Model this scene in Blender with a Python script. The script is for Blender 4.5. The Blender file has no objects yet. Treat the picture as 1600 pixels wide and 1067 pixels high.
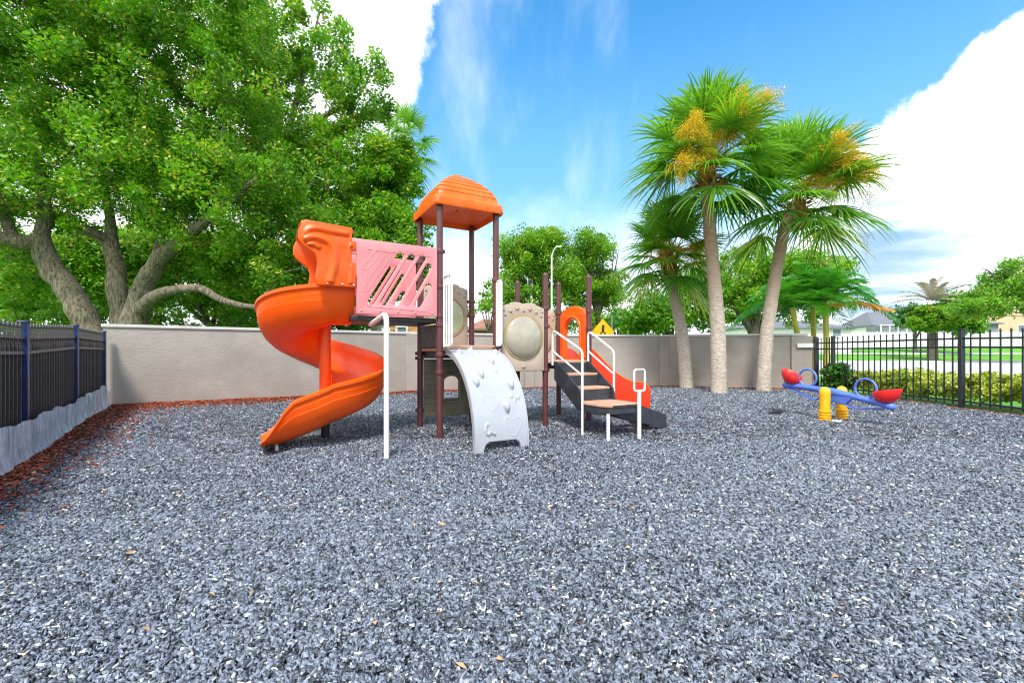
import bpy, math, random
import numpy as np
from mathutils import Vector, Matrix
R = math.radians
random.seed(7)
rng = np.random.default_rng(11)
scene = bpy.context.scene
COL = scene.collection

# ------------------------------------------------------------------ camera
cam_d = bpy.data.cameras.new("camera"); cam = bpy.data.objects.new("camera", cam_d); COL.objects.link(cam)
cam.location = (0, 0, 1.3); cam.rotation_euler = (R(90), 0, 0)
cam_d.sensor_width = 36; cam_d.lens = 36 * 700 / 1600
cam_d.shift_y = 18.5 / 1600
cam_d.clip_start = 0.05; cam_d.clip_end = 3000
scene.camera = cam

# ------------------------------------------------------------------ view, world, sun
scene.view_settings.view_transform = 'Standard'; scene.view_settings.look = 'None'
scene.view_settings.exposure = 1.02
scene.cycles.filter_width = 1.1; scene.view_settings.gamma = 1
SUN_AZ, SUN_EL = -174.0, 55.0
world = bpy.data.worlds.new("World"); scene.world = world; world.use_nodes = True
wt = world.node_tree; wt.nodes.clear()

class NT:
    def __init__(s, t): s.t = t
    def n(s, typ, **kw):
        nd = s.t.nodes.new(typ)
        for k, v in kw.items(): setattr(nd, k, v)
        return nd
    def l(s, a, b): s.t.links.new(a, b)
    def put(s, sock, v):
        if isinstance(v, bpy.types.NodeSocket): s.l(v, sock)
        else: sock.default_value = v
    def m(s, op, a, b=0.0, c=None, clamp=False):
        nd = s.n('ShaderNodeMath', operation=op); nd.use_clamp = clamp
        s.put(nd.inputs[0], a); s.put(nd.inputs[1], b)
        if c is not None: s.put(nd.inputs[2], c)
        return nd.outputs[0]
    def mix(s, f, a, b, typ='MIX'):
        nd = s.n('ShaderNodeMixRGB', blend_type=typ)
        s.put(nd.inputs[0], f)
        for i, v in ((1, a), (2, b)):
            s.put(nd.inputs[i], v if isinstance(v, bpy.types.NodeSocket) else tuple(v) + (1,))
        return nd.outputs[0]
    def ss(s, x, lo, hi, a=0.0, b=1.0):
        nd = s.n('ShaderNodeMapRange', interpolation_type='SMOOTHSTEP')
        s.put(nd.inputs[0], x); nd.inputs[1].default_value = lo; nd.inputs[2].default_value = hi
        nd.inputs[3].default_value = a; nd.inputs[4].default_value = b
        return nd.outputs[0]
    def noise(s, vec, scale, detail=4, rough=.55, dist=0):
        nd = s.n('ShaderNodeTexNoise'); s.put(nd.inputs['Scale'], scale)
        nd.inputs['Detail'].default_value = detail; nd.inputs['Roughness'].default_value = rough
        nd.inputs['Distortion'].default_value = dist
        if vec is not None: s.l(vec, nd.inputs['Vector'])
        return nd.outputs[0]
    def scale(s, vec, xyz):
        nd = s.n('ShaderNodeMapping'); s.l(vec, nd.inputs[0]); nd.inputs['Scale'].default_value = xyz
        return nd.outputs[0]

w = NT(wt)
sky = w.n('ShaderNodeTexSky', sky_type='NISHITA'); sky.sun_disc = False
sky.sun_elevation = R(SUN_EL); sky.sun_rotation = R(SUN_AZ)
sky.air_density = 1.0; sky.dust_density = .6; sky.ozone_density = 2.0
geo = w.n('ShaderNodeTexCoord'); vec = geo.outputs['Generated']
sp = w.n('ShaderNodeSeparateXYZ'); w.l(vec, sp.inputs[0])
az = w.m('MULTIPLY', w.m('ARCTAN2', sp.outputs[0], sp.outputs[1]), 57.2958)
el = w.m('MULTIPLY', w.m('ARCSINE', sp.outputs[2]), 57.2958)
n1 = w.m('SUBTRACT', w.noise(vec, 4.5, 9, .6), .5)
n2 = w.m('SUBTRACT', w.noise(vec, 16, 6, .6), .5)
nb = w.m('ADD', w.m('MULTIPLY', n1, 11), w.m('MULTIPLY', n2, 5))
# right cumulus bank
line = w.m('MINIMUM', w.m('ADD', w.m('MULTIPLY', w.m('SUBTRACT', az, 36.6), .5), 20.6), 38)
fr = w.m('MINIMUM', w.m('SUBTRACT', line, el), w.m('MULTIPLY', w.m('SUBTRACT', az, 31.5), 1.2))
mr = w.ss(w.m('ADD', fr, nb), -.5, 1.0)
# left cloud
fl = w.m('SUBTRACT', w.m('ADD', w.m('MULTIPLY', w.m('SUBTRACT', el, 38), .33), -9.3), az)
ml = w.ss(w.m('ADD', fl, w.m('MULTIPLY', nb, .8)), -.6, 1.2)
# low haze and cloud near the horizon
fh = w.m('SUBTRACT', 13, el)
mh = w.ss(w.m('ADD', fh, w.m('MULTIPLY', n1, 16)), -7, 9)
# faint wisps
wis = w.ss(w.noise(w.scale(vec, (2.4, 1, .7)), 2.2, 8, .6), .50, .86, 0, .42)
mask = w.m('MAXIMUM', w.m('MAXIMUM', mr, ml), w.m('MAXIMUM', mh, wis))
band = w.noise(w.scale(vec, (1.0, 1.0, 5.5)), 1.7, 6, .5, .4)
shade = w.m('MULTIPLY', w.ss(band, .41, .62), w.ss(el, 28, 20))
shade = w.m('MULTIPLY', shade, w.ss(az, 30, 40))
shade2 = w.m('MULTIPLY', w.ss(w.noise(vec, 2.5, 5, .55), .42, .72), .42)
cloud = w.mix(w.m('MAXIMUM', shade, shade2, clamp=True), (8.8, 8.95, 9.2), (2.1, 3.4, 5.3))
blue = w.mix(1.0, sky.outputs[0], (.42, 1.27, 1.56), 'MULTIPLY')
pale = w.mix(w.ss(el, 42, 6, 0, .75), blue, (2.1, 3.75, 6.0))
allsky = w.mix(mask, pale, cloud)
bg = w.n('ShaderNodeBackground'); w.l(allsky, bg.inputs[0]); bg.inputs[1].default_value = .105
wo = w.n('ShaderNodeOutputWorld'); w.l(bg.outputs[0], wo.inputs[0])

sun_d = bpy.data.lights.new("sun", 'SUN'); sun = bpy.data.objects.new("sun", sun_d); COL.objects.link(sun)
sun_d.energy = 2.5; sun_d.angle = R(11); sun_d.color = (1, .95, .87)
sv = Vector((math.sin(R(SUN_AZ)) * math.cos(R(SUN_EL)), math.cos(R(SUN_AZ)) * math.cos(R(SUN_EL)), math.sin(R(SUN_EL))))
sun.rotation_euler = sv.to_track_quat('Z', 'Y').to_euler(); sun.location = (0, 0, 30)

# ------------------------------------------------------------------ materials
def new_mat(name):
    m = bpy.data.materials.new(name); m.use_nodes = True
    t = NT(m.node_tree); t.t.nodes.clear()
    out = t.n('ShaderNodeOutputMaterial'); b = t.n('ShaderNodeBsdfPrincipled')
    t.l(b.outputs[0], out.inputs[0])
    return m, t, b, out

def pmat(name, col, rough=.5, var=.12, vscale=6, bump=0, bscale=60, metal=0, spec=.5, dirt=None, stretch=(1, 1, 1)):
    m, t, b, out = new_mat(name)
    tc = t.n('ShaderNodeTexCoord').outputs['Object']
    v = t.scale(tc, stretch)
    n = t.noise(v, vscale, 6, .6)
    d = tuple(c * (1 - var) for c in col); h = tuple(min(1, c * (1 + var)) for c in col)
    c = t.mix(t.ss(n, .3, .7), d, h)
    if dirt:
        c = t.mix(t.ss(t.noise(v, vscale * .6, 8, .7), .5, .8, 0, dirt[1]), c, dirt[0])
    if 'plastic' in name and 'white' not in name:
        c = t.mix(t.ss(t.noise(t.scale(tc, (1, 1, 2.5)), 13, 10, .75), .60, .80, 0, .30), c, tuple(x * .42 + .02 for x in col))
        c = t.mix(t.ss(t.noise(t.scale(tc, (9, 9, .8)), 3, 8, .7), .62, .80, 0, .22), c, tuple(min(1, x * .85 + .12) for x in col))
    t.l(c, b.inputs['Base Color'])
    t.put(b.inputs['Roughness'], t.ss(t.noise(v, vscale * 2.3, 4), .2, .8, max(0, rough - .1), min(1, rough + .1)))
    b.inputs['Metallic'].default_value = metal
    b.inputs['Specular IOR Level'].default_value = spec
    if bump:
        bp = t.n('ShaderNodeBump'); bp.inputs['Strength'].default_value = 1; bp.inputs['Distance'].default_value = bump
        t.l(t.noise(v, bscale, 5, .6), bp.inputs['Height']); t.l(bp.outputs[0], b.inputs['Normal'])
    return m

M = {}
M['orange'] = pmat('orange_plastic', (.95, .10, .0), .36, .08, 3, .0006, 120, dirt=((1.0, .22, .01), .35))
M['red_orange'] = pmat('red_orange_plastic', (.85, .040, .004), .38, .1, 3, .0006, 120)
M['roof'] = pmat('roof_plastic', (.95, .13, .0), .45, .10, 3, .0008, 90, dirt=((.92, .34, .14), .6))
M['pink'] = pmat('pink_plastic', (.80, .26, .28), .42, .06, 2, .0005, 120, dirt=((.85, .42, .42), .4))
M['white_plastic'] = pmat('white_plastic', (.40, .415, .45), .42, .05, 3, .0006, 120, dirt=((.30, .31, .32), .25))
M['tan'] = pmat('tan_plastic', (.48, .37, .29), .5, .06, 4, .0006, 100)
M['olive'] = pmat('olive_plastic', (.21, .19, .125), .55, .12, 4, .001, 80)
M['post'] = pmat('maroon_paint', (.115, .034, .036), .36, .10, 5, .0004, 150, spec=.6)
M['white_paint'] = pmat('white_paint', (.78, .78, .76), .35, .03, 5, 0, dirt=((.5, .42, .33), .25))
M['deck'] = pmat('tan_tread', (.50, .28, .18), .6, .12, 7, .002, 90, dirt=((.62, .5, .42), .5))
M['charcoal'] = pmat('charcoal_vinyl', (.035, .04, .05), .45, .25, 6, .002, 60, dirt=((.12, .12, .13), .4))
M['dark'] = pmat('dark_underside', (.02, .018, .022), .5, .2)
M['yellow'] = pmat('yellow_plastic', (.86, .44, .006), .38, .06, 5, .0004, 100)
M['blue'] = pmat('blue_plastic', (.085, .17, .62), .36, .10, 5, .0004, 100, dirt=((.2, .3, .66), .3))
M['red'] = pmat('red_plastic', (.78, .02, .02), .36, .08, 5)
M['fence'] = pmat('black_aluminium', (.020, .024, .034), .33, .2, 8, 0, spec=.7)
M['fence_blue'] = pmat('navy_aluminium', (.006, .02, .10), .36, .25, 8, 0, spec=.7, dirt=((.05, .06, .09), .5))
M['picket_dark'] = pmat('dark_picket', (.06, .055, .054), .4, .15, 8, 0)
M['rail_grey'] = pmat('weathered_rail', (.11, .10, .10), .4, .15, 8, 0)
M['white_wall'] = pmat('white_vinyl', (.80, .80, .80), .5, .03, 1)
M['steel'] = pmat('bolt_steel', (.5, .5, .5), .35, .1, metal=.9)
M['bud'] = pmat('brown_palm_fibre', (.34, .13, .04), .85, .4, 9, .02, 30)

def stucco():
    m, t, b, out = new_mat('taupe_stucco')
    tc = t.n('ShaderNodeTexCoord').outputs['Object']
    sx = t.n('ShaderNodeSeparateXYZ'); t.l(tc, sx.inputs[0])
    c = t.mix(t.ss(t.noise(tc, .8, 6, .6), .3, .7), (.31, .272, .238), (.41, .362, .318))
    c = t.mix(t.ss(t.noise(t.scale(tc, (3, 3, .35)), 1.6, 8, .7), .55, .8, 0, .35), c, (.22, .19, .165))
    low = t.m('MULTIPLY', t.ss(sx.outputs[2], .55, .0), t.ss(t.noise(tc, 3, 6, .7), .35, .7))
    c = t.mix(t.m('MULTIPLY', low, .45), c, (.30, .20, .15))
    t.l(c, b.inputs['Base Color']); b.inputs['Roughness'].default_value = .85
    bp = t.n('ShaderNodeBump'); bp.inputs['Distance'].default_value = .011
    h = t.m('ADD', t.noise(tc, 26, 6, .65), t.m('MULTIPLY', t.noise(t.scale(tc, (1, 1, 3)), 9, 4), .5))
    t.l(h, bp.inputs['Height']); t.l(bp.outputs[0], b.inputs['Normal'])
    return m
M['stucco'] = stucco()
M['cap'] = pmat('white_wall_cap', (.56, .54, .52), .6, .05, 3, .003, 40, dirt=((.4, .36, .33), .3))

def mulch_mat():
    m, t, b, out = new_mat('rubber_mulch')
    tc = t.n('ShaderNodeTexCoord').outputs['Object']
    sx = t.n('ShaderNodeSeparateXYZ'); t.l(tc, sx.inputs[0])
    wv = t.n('ShaderNodeVectorMath', operation='ADD')
    nz = t.n('ShaderNodeTexNoise'); nz.inputs['Scale'].default_value = 25; nz.inputs['Detail'].default_value = 3; t.l(tc, nz.inputs['Vector'])
    nm = t.n('ShaderNodeVectorMath', operation='SCALE'); t.l(nz.outputs['Color'], nm.inputs[0]); nm.inputs['Scale'].default_value = .05
    t.l(tc, wv.inputs[0]); t.l(nm.outputs[0], wv.inputs[1])
    def vor(sc, st):
        v = t.n('ShaderNodeTexVoronoi'); v.inputs['Scale'].default_value = sc
        t.l(t.scale(wv.outputs[0], st), v.inputs['Vector'])
        return v
    va = vor(34, (1, .45, 1)); vb = vor(34, (.45, 1.1, 1))
    sel = t.ss(t.noise(tc, 14, 3), .46, .54)
    ca = t.mix(sel, va.outputs['Color'], vb.outputs['Color'])
    da = t.mix(sel, va.outputs['Distance'], vb.outputs['Distance'])
    bw = t.n('ShaderNodeSeparateColor'); t.l(ca, bw.inputs[0])
    base = t.mix(t.ss(bw.outputs[0], .1, .9), (.012, .015, .022), (.27, .30, .36))
    base = t.mix(t.ss(bw.outputs[1], .84, .90), base, (.66, .64, .60))  # white chips, plus highlights on the rubber painted in as white
    base = t.mix(t.ss(bw.outputs[2], .965, .99), base, (.40, .17, .07))
    base = t.mix(t.ss(da, .42, .68), base, (.006, .006, .009))  # shade in the gaps between chips, painted into the colour
    # reddish leaf litter along the wall and fence
    att = t.n('ShaderNodeAttribute'); att.attribute_name = 'litter'
    lit = t.m('ADD', att.outputs['Fac'], t.m('MULTIPLY', t.m('SUBTRACT', t.noise(tc, 1.6, 8, .75), .5), 1.3))
    lm = t.ss(t.m('ADD', lit, t.m('MULTIPLY', t.m('SUBTRACT', bw.outputs[2], .5), .5)), .42, .62)
    red = t.mix(bw.outputs[1], (.07, .014, .008), (.42, .10, .04))
    red = t.mix(t.ss(da, .45, .68), red, (.02, .008, .006))  # same painted gap shade within the litter
    base = t.mix(lm, base, red)
    big = t.ss(t.noise(tc, .7, 5, .6), .3, .7, .78, 1.12)
    bc = t.n('ShaderNodeVectorMath', operation='SCALE'); t.l(base, bc.inputs[0]); t.l(big, bc.inputs['Scale'])
    t.l(bc.outputs[0], b.inputs['Base Color'])
    b.inputs['Roughness'].default_value = .5; b.inputs['Specular IOR Level'].default_value = .35
    bp = t.n('ShaderNodeBump'); bp.inputs['Distance'].default_value = .03
    t.l(t.m('ADD', t.m('MULTIPLY', da, -1), bw.outputs[0]), bp.inputs['Height']); t.l(bp.outputs[0], b.inputs['Normal'])
    return m
M['mulch'] = mulch_mat()

def tint_mat(name, dark, light, accent=None, amt=.92, trans=.25, rough=.45, spec=.5):
    """foliage / chips: per-piece colour from the 'tint' attribute (r: tone, g: accent chance)"""
    m, t, b, out = new_mat(name)
    a = t.n('ShaderNodeAttribute'); a.attribute_name = 'tint'
    s = t.n('ShaderNodeSeparateColor'); t.l(a.outputs['Color'], s.inputs[0])
    c = t.mix(s.outputs[0], dark, light)
    if accent: c = t.mix(t.ss(s.outputs[1], amt, amt + .03), c, accent)
    t.l(c, b.inputs['Base Color']); b.inputs['Roughness'].default_value = rough
    b.inputs['Specular IOR Level'].default_value = spec
    if trans:
        tr = t.n('ShaderNodeBsdfTranslucent'); t.l(t.mix(1, c, (1.15, 1.25, .6), 'MULTIPLY'), tr.inputs[0])
        mx = t.n('ShaderNodeMixShader'); mx.inputs[0].default_value = trans
        t.l(b.outputs[0], mx.inputs[1]); t.l(tr.outputs[0], mx.inputs[2]); t.l(mx.outputs[0], out.inputs[0])
    return m
M['leaf_oak'] = tint_mat('oak_leaves', (.022, .115, .006), (.25, .54, .02), (.58, .54, .06), .91, .46)
M['leaf_light'] = tint_mat('light_leaves', (.05, .19, .010), (.28, .56, .03), (.42, .42, .06), .88, .38)
M['leaf_mid'] = tint_mat('mid_leaves', (.035, .16, .01), (.23, .50, .025), (.35, .38, .05), .92, .35)
M['leaf_hedge'] = tint_mat('hedge_leaves', (.10, .24, .015), (.52, .56, .05), (.82, .78, .20), .72, .3)
M['leaf_shrub'] = tint_mat('shrub_leaves', (.02, .10, .012), (.09, .26, .03), (.3, .4, .05), .95, .3)
M['palm'] = tint_mat('palm_fronds', (.04, .18, .012), (.30, .56, .04), (.72, .68, .16), .93, .42, .33, .8)
M['palm_feather'] = tint_mat('feather_fronds', (.02, .16, .018), (.13, .46, .04), (.36, .48, .06), .93, .35, .35, .8)
M['palm_orange'] = tint_mat('dying_frond', (.45, .14, .02), (.75, .32, .06), (.5, .45, .1), .9, .3)
M['palm_silver'] = tint_mat('silver_fronds', (.26, .21, .19), (.50, .44, .40), (.6, .3, .12), .9, .15)
M['flower'] = tint_mat('yellow_flowers', (.62, .36, .015), (.92, .66, .03), (.55, .5, .1), .9, .25)
M['flower_dry'] = tint_mat('dry_flowers', (.28, .27, .30), (.50, .46, .44), (.55, .4, .2), .85, .1)
M['boot'] = tint_mat('palm_boots', (.20, .06, .02), (.60, .25, .07), (.5, .35, .18), .85, 0, .8)
M['chips'] = tint_mat('rubber_chips', (.006, .008, .014), (.27, .31, .385), (.66, .64, .60), .95, 0, .42, .5)  # white accent: pale chips and painted highlights together
M['litter'] = tint_mat('fallen_leaves', (.05, .010, .008), (.60, .11, .04), (.6, .42, .18), .95, .1, .6)
M['litter_pale'] = tint_mat('pale_leaves', (.45, .25, .12), (.72, .52, .34), (.8, .75, .7), .7, .05, .6)
M['grass'] = tint_mat('grass_blades', (.08, .22, .01), (.22, .45, .03), None, .9, .3)

def bark(name, a, b_, sc=6, dist=.03, ring=False, moss=0):
    m, t, b, out = new_mat(name)
    tc = t.n('ShaderNodeTexCoord').outputs['Object']
    v = t.scale(tc, (1, 1, .28) if not ring else (1, 1, 2.6))
    n = t.noise(v, sc, 8, .7)
    c = t.mix(t.ss(n, .3, .7), a, b_)
    c = t.mix(t.ss(t.noise(tc, 2.2, 6, .6), .5, .72, 0, .5), c, tuple((x + .04) * 1.05 for x in b_))
    if ring:
        sx = t.n('ShaderNodeSeparateXYZ'); t.l(tc, sx.inputs[0])
        wv = t.n('ShaderNodeTexWave'); wv.wave_type = 'BANDS'; wv.bands_direction = 'Z'; wv.inputs['Scale'].default_value = 3.2
        wv.inputs['Distortion'].default_value = 9; wv.inputs['Detail'].default_value = 3; wv.inputs['Detail Scale'].default_value = 2.5; t.l(tc, wv.inputs['Vector'])
        c = t.mix(t.ss(wv.outputs['Fac'], .6, .95, 0, .16), c, tuple(x * .5 for x in a))
        # reddish-brown weathering higher up
        c = t.mix(t.m('MULTIPLY', t.ss(sx.outputs[2], 1.8, 5.0), t.ss(t.noise(v, 9, 5), .25, .6)), c, (.36, .19, .12))
        if moss:
            nx = t.n('ShaderNodeNewGeometry'); s2 = t.n('ShaderNodeSeparateXYZ'); t.l(nx.outputs['Normal'], s2.inputs[0])
            side = t.m('MULTIPLY', t.ss(s2.outputs[0], .25, .8), t.ss(sx.outputs[2], 2.4, .3))
            c = t.mix(t.m('MULTIPLY', side, t.ss(t.noise(tc, 7, 6, .7), .42, .58)), c, (.26, .34, .07))
            c = t.mix(t.m('MULTIPLY', t.ss(side, .3, .9), t.ss(t.noise(tc, 11, 6, .7), .54, .62)), c, (.03, .03, .015))
    t.l(c, b.inputs['Base Color']); b.inputs['Roughness'].default_value = .9
    bp = t.n('ShaderNodeBump'); bp.inputs['Distance'].default_value = dist
    t.l(n, bp.inputs['Height']); t.l(bp.outputs[0], b.inputs['Normal'])
    return m
M['bark'] = bark('oak_bark', (.06, .045, .028), (.40, .34, .24), 20, .12)
M['bark2'] = bark('branch_bark', (.06, .045, .035), (.20, .16, .13), 8, .02)
M['palm_bark'] = bark('palm_trunk_bark', (.36, .29, .23), (.66, .57, .49), 9, .035, True, 1)
M['palm_green'] = pmat('yellow_green_stem', (.45, .36, .05), .45, .2, 3)

# ------------------------------------------------------------------ object helpers
def finish(me, mat, smooth=True, ang=38):
    if mat is not None: me.materials.append(mat)
    if smooth:
        me.shade_smooth()
        try: me.set_sharp_from_angle(angle=R(ang))
        except Exception: pass
    return me
def link(name, me, parent=None, loc=None):
    o = bpy.data.objects.new(name, me); COL.objects.link(o)
    if parent: o.parent = parent
    if loc is not None: o.location = loc
    return o
def tag(o, label=None, cat=None, group=None, kind=None):
    if label: o['label'] = label
    if cat: o['category'] = cat
    if group: o['group'] = group
    if kind: o['kind'] = kind
    return o
def thing(name, label, cat, loc=(0, 0, 0), group=None):
    o = bpy.data.objects.new(name, None); COL.objects.link(o); o.location = loc; o.empty_display_size = .2
    return tag(o, label, cat, group)

class MB:
    """collects simple solids into one mesh (world coordinates)"""
    def __init__(s): s.v = []; s.f = []
    def add(s, vs, fs):
        o = len(s.v); s.v += [tuple(x) for x in vs]; s.f += [tuple(i + o for i in f) for f in fs]; return s
    def box(s, c, size, ax=None, bev=0):
        """c centre, size along axes ax (3 unit vectors)"""
        X, Y, Z = ax or (Vector((1, 0, 0)), Vector((0, 1, 0)), Vector((0, 0, 1)))
        c = Vector(c); hx, hy, hz = (d / 2 for d in size)
        vs = [c + X * (i * hx) + Y * (j * hy) + Z * (k * hz) for i in (-1, 1) for j in (-1, 1) for k in (-1, 1)]
        fs = [(0, 1, 3, 2), (4, 6, 7, 5), (0, 4, 5, 1), (2, 3, 7, 6), (0, 2, 6, 4), (1, 5, 7, 3)]
        if X.cross(Y).dot(Z) < 0: fs = [f[::-1] for f in fs]
        return s.add(vs, fs)
    def tube(s, pts, r, n=12, caps=True):
        pts = [Vector(p) for p in pts]; rs = r if isinstance(r, (list, tuple)) else [r] * len(pts)
        d0 = (pts[1] - pts[0]).normalized()
        up = Vector((0, 0, 1)) if abs(d0.z) < .9 else Vector((1, 0, 0))
        a = d0.cross(up).normalized(); vs = []
        for i, p in enumerate(pts):
            if i == 0: d = d0
            elif i == len(pts) - 1: d = (pts[-1] - pts[-2]).normalized()
            else: d = ((pts[i] - pts[i - 1]).normalized() + (pts[i + 1] - pts[i]).normalized()).normalized()
            a = (a - d * a.dot(d)).normalized(); b = d.cross(a)
            for k in range(n):
                t = 2 * math.pi * k / n
                vs.append(p + a * (math.cos(t) * rs[i]) + b * (math.sin(t) * rs[i]))
        fs = [(i * n + k, i * n + (k + 1) % n, (i + 1) * n + (k + 1) % n, (i + 1) * n + k) for i in range(len(pts) - 1) for k in range(n)]
        if caps: fs += [tuple(range(n))[::-1], tuple((len(pts) - 1) * n + k for k in range(n))]
        return s.add(vs, fs)
    def cyl(s, p, h, r, n=20, r2=None):
        return s.tube([p, (p[0], p[1], p[2] + h)], [r, r if r2 is None else r2], n)
    def lathe(s, c, prof, n=24, ax=None):
        X, Y, Z = ax or (Vector((1, 0, 0)), Vector((0, 1, 0)), Vector((0, 0, 1)))
        c = Vector(c); vs = []
        for r, z in prof:
            for k in range(n):
                t = 2 * math.pi * k / n
                vs.append(c + X * (r * math.cos(t)) + Y * (r * math.sin(t)) + Z * z)
        m = len(prof)
        fs = [(i * n + k, i * n + (k + 1) % n, (i + 1) * n + (k + 1) % n, (i + 1) * n + k) for i in range(m - 1) for k in range(n)]
        return s.add(vs, fs)
    def prism(s, poly, d, thick):
        """poly: list of 3D points (planar), extruded by vector d*thick"""
        poly = [Vector(p) for p in poly]; d = Vector(d) * thick; n = len(poly)
        vs = poly + [p + d for p in poly]
        return s.add(vs, [tuple(range(n))[::-1], tuple(range(n, 2 * n))] + [(i, (i + 1) % n, n + (i + 1) % n, n + i) for i in range(n)])
    def build(s, name, mat, parent=None, bevel=0, origin=None, smooth=True, ang=38, seg=2):
        me = bpy.data.meshes.new(name)
        vs = s.v
        off = Vector(origin) if origin is not None else Vector((0, 0, 0))
        if origin is not None: vs = [tuple(Vector(p) - off) for p in vs]
        me.from_pydata(vs, [], s.f); me.validate(); me.update()
        finish(me, mat, smooth, ang)
        o = link(name, me, parent)
        o.location = off - (parent_origin(parent) if parent else Vector((0, 0, 0)))
        if bevel:
            md = o.modifiers.new('bevel', 'BEVEL'); md.width = bevel; md.segments = seg; md.limit_method = 'ANGLE'; md.angle_limit = R(40)
            md.harden_normals = False
        return o
def parent_origin(p):
    v = Vector((0, 0, 0))
    while p: v += p.location; p = p.parent
    return v

def plate(name, outer, holes, thick, bev, mat, parent, O, X, Z, res=1):
    """flat plate with holes; outline in (x,z) of frame O,X,Z; centred on its plane"""
    cu = bpy.data.curves.new('tmp', 'CURVE'); cu.dimensions = '2D'; cu.fill_mode = 'BOTH'
    for loop in [outer] + holes:
        sp_ = cu.splines.new('POLY'); sp_.points.add(len(loop) - 1); sp_.use_cyclic_u = True
        for i, (a, b) in enumerate(loop): sp_.points[i].co = (a, b, 0, 1)
    cu.extrude = max(1e-4, thick / 2 - bev); cu.bevel_depth = bev; cu.bevel_resolution = 1; cu.offset = -bev
    tmp = bpy.data.objects.new('tmp', cu); COL.objects.link(tmp)
    bpy.context.view_layer.update()
    dg = bpy.context.evaluated_depsgraph_get()
    me = bpy.data.meshes.new_from_object(tmp.evaluated_get(dg)); bpy.data.objects.remove(tmp); bpy.data.curves.remove(cu)
    X = Vector(X).normalized(); Z = Vector(Z).normalized(); Y = Z.cross(X); O = Vector(O) 
    po = parent_origin(parent) if parent else Vector((0, 0, 0))
    mat4 = Matrix(((X.x, Z.x, -Y.x, 0), (X.y, Z.y, -Y.y, 0), (X.z, Z.z, -Y.z, 0), (0, 0, 0, 1)))
    me.transform(mat4)
    me.materials.clear(); me.name = name
    import bmesh
    bm = bmesh.new(); bm.from_mesh(me); bmesh.ops.remove_doubles(bm, verts=bm.verts, dist=1e-5); bm.to_mesh(me); bm.free()
    finish(me, mat, True, 50)
    o = link(name, me, parent, O - po)
    return o
def circle(cx, cz, r, n=40, sx=1): return [(cx + r * sx * math.cos(2 * math.pi * k / n), cz + r * math.sin(2 * math.pi * k / n)) for k in range(n)]
def stadium(x0, z0, x1, z1, r, n=10):
    a = math.atan2(z1 - z0, x1 - x0); out = []
    for k in range(n + 1): t = a + math.pi / 2 + math.pi * k / n; out.append((x0 + r * math.cos(t), z0 + r * math.sin(t)))
    for k in range(n + 1): t = a - math.pi / 2 + math.pi * k / n; out.append((x1 + r * math.cos(t), z1 + r * math.sin(t)))
    return out
def smooth_path(pts, n=8):
    pts = [Vector(p) for p in pts]; out = []
    P = [pts[0] * 2 - pts[1]] + pts + [pts[-1] * 2 - pts[-2]]
    for i in range(1, len(P) - 2):
        for k in range(n):
            t = k / n; a, b, c, d = P[i - 1], P[i], P[i + 1], P[i + 2]
            out.append(.5 * ((2 * b) + (c - a) * t + (2 * a - 5 * b + 4 * c - d) * t * t + (3 * b - a - 3 * c + d) * t ** 3))
    out.append(pts[-1]); return out
def fillet(pts, r, n=5):
    pts = [Vector(p) for p in pts]; out = [pts[0]]
    for i in range(1, len(pts) - 1):
        a, b, c = pts[i - 1], pts[i], pts[i + 1]
        p = b + (a - b).normalized() * min(r, (a - b).length / 2); q = b + (c - b).normalized() * min(r, (c - b).length / 2)
        for k in range(n + 1):
            t = k / n; out.append(p * (1 - t) ** 2 + b * 2 * t * (1 - t) + q * t * t)
    out.append(pts[-1]); return out

def raw_mesh(name, V, F, tint=None):
    """V (n,3), F (m,4) numpy; tint (n,2)"""
    me = bpy.data.meshes.new(name)
    V = np.asarray(V, np.float32); F = np.asarray(F, np.int32); k = F.shape[1]
    me.vertices.add(len(V)); me.vertices.foreach_set('co', V.ravel())
    me.loops.add(F.size); me.loops.foreach_set('vertex_index', F.ravel())
    me.polygons.add(len(F)); me.polygons.foreach_set('loop_start', np.arange(0, F.size, k, dtype=np.int32))
    try: me.polygons.foreach_set('loop_total', np.full(len(F), k, np.int32))
    except Exception: pass
    if tint is not None:
        at = me.attributes.new('tint', 'FLOAT_COLOR', 'POINT')
        c = np.ones((len(V), 4), np.float32); c[:, :2] = tint; at.data.foreach_set('color', c.ravel())
    me.update(calc_edges=True)
    return me

# ------------------------------------------------------------------ terrain
def sstep(x, a, b):
    t = np.clip((np.asarray(x, float) - a) / (b - a), 0, 1); return t * t * (3 - 2 * t)
def g(x, y):
    x = np.asarray(x, float); y = np.asarray(y, float)
    z = .10 * sstep(y, 5.2, 8.0)
    out = sstep(y, 17, 28)
    z = z * (1 - out) + out * (-.08)
    z = z + .56 * sstep(y, 29, 47) + 1.72 * sstep(y, 47, 70)
    return z
def gz(x, y): return float(g(x, y))
def relief(x, y):
    x = np.asarray(x, float); y = np.asarray(y, float)
    z = .012 * (np.sin(x * 1.7 + 1.3 * np.sin(y * .9)) * np.cos(y * 1.4 + .7 * np.sin(x * 1.1))) + .008 * np.sin(x * 4.1 + 2 * np.sin(y * 2.3)) * np.sin(y * 3.7 + np.sin(x * 2.9))
    for cx_, cy_, r_, h_ in ((-3.45, 5.75, .42, .04), (.0, 5.45, .40, .035), (2.2, 6.3, .45, .035), (3.1, 8.9, .4, .035), (6.4, 7.0, .4, .035), (5.3, 9.3, .35, .03), (-1.5, 5.4, .35, .02)):
        q = ((x - cx_) ** 2 + (y - cy_) ** 2) / r_ ** 2
        z = z - h_ * np.exp(-q) + h_ * .55 * np.exp(-((np.sqrt(q) - 1.5) / .4) ** 2)
    return z
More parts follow.
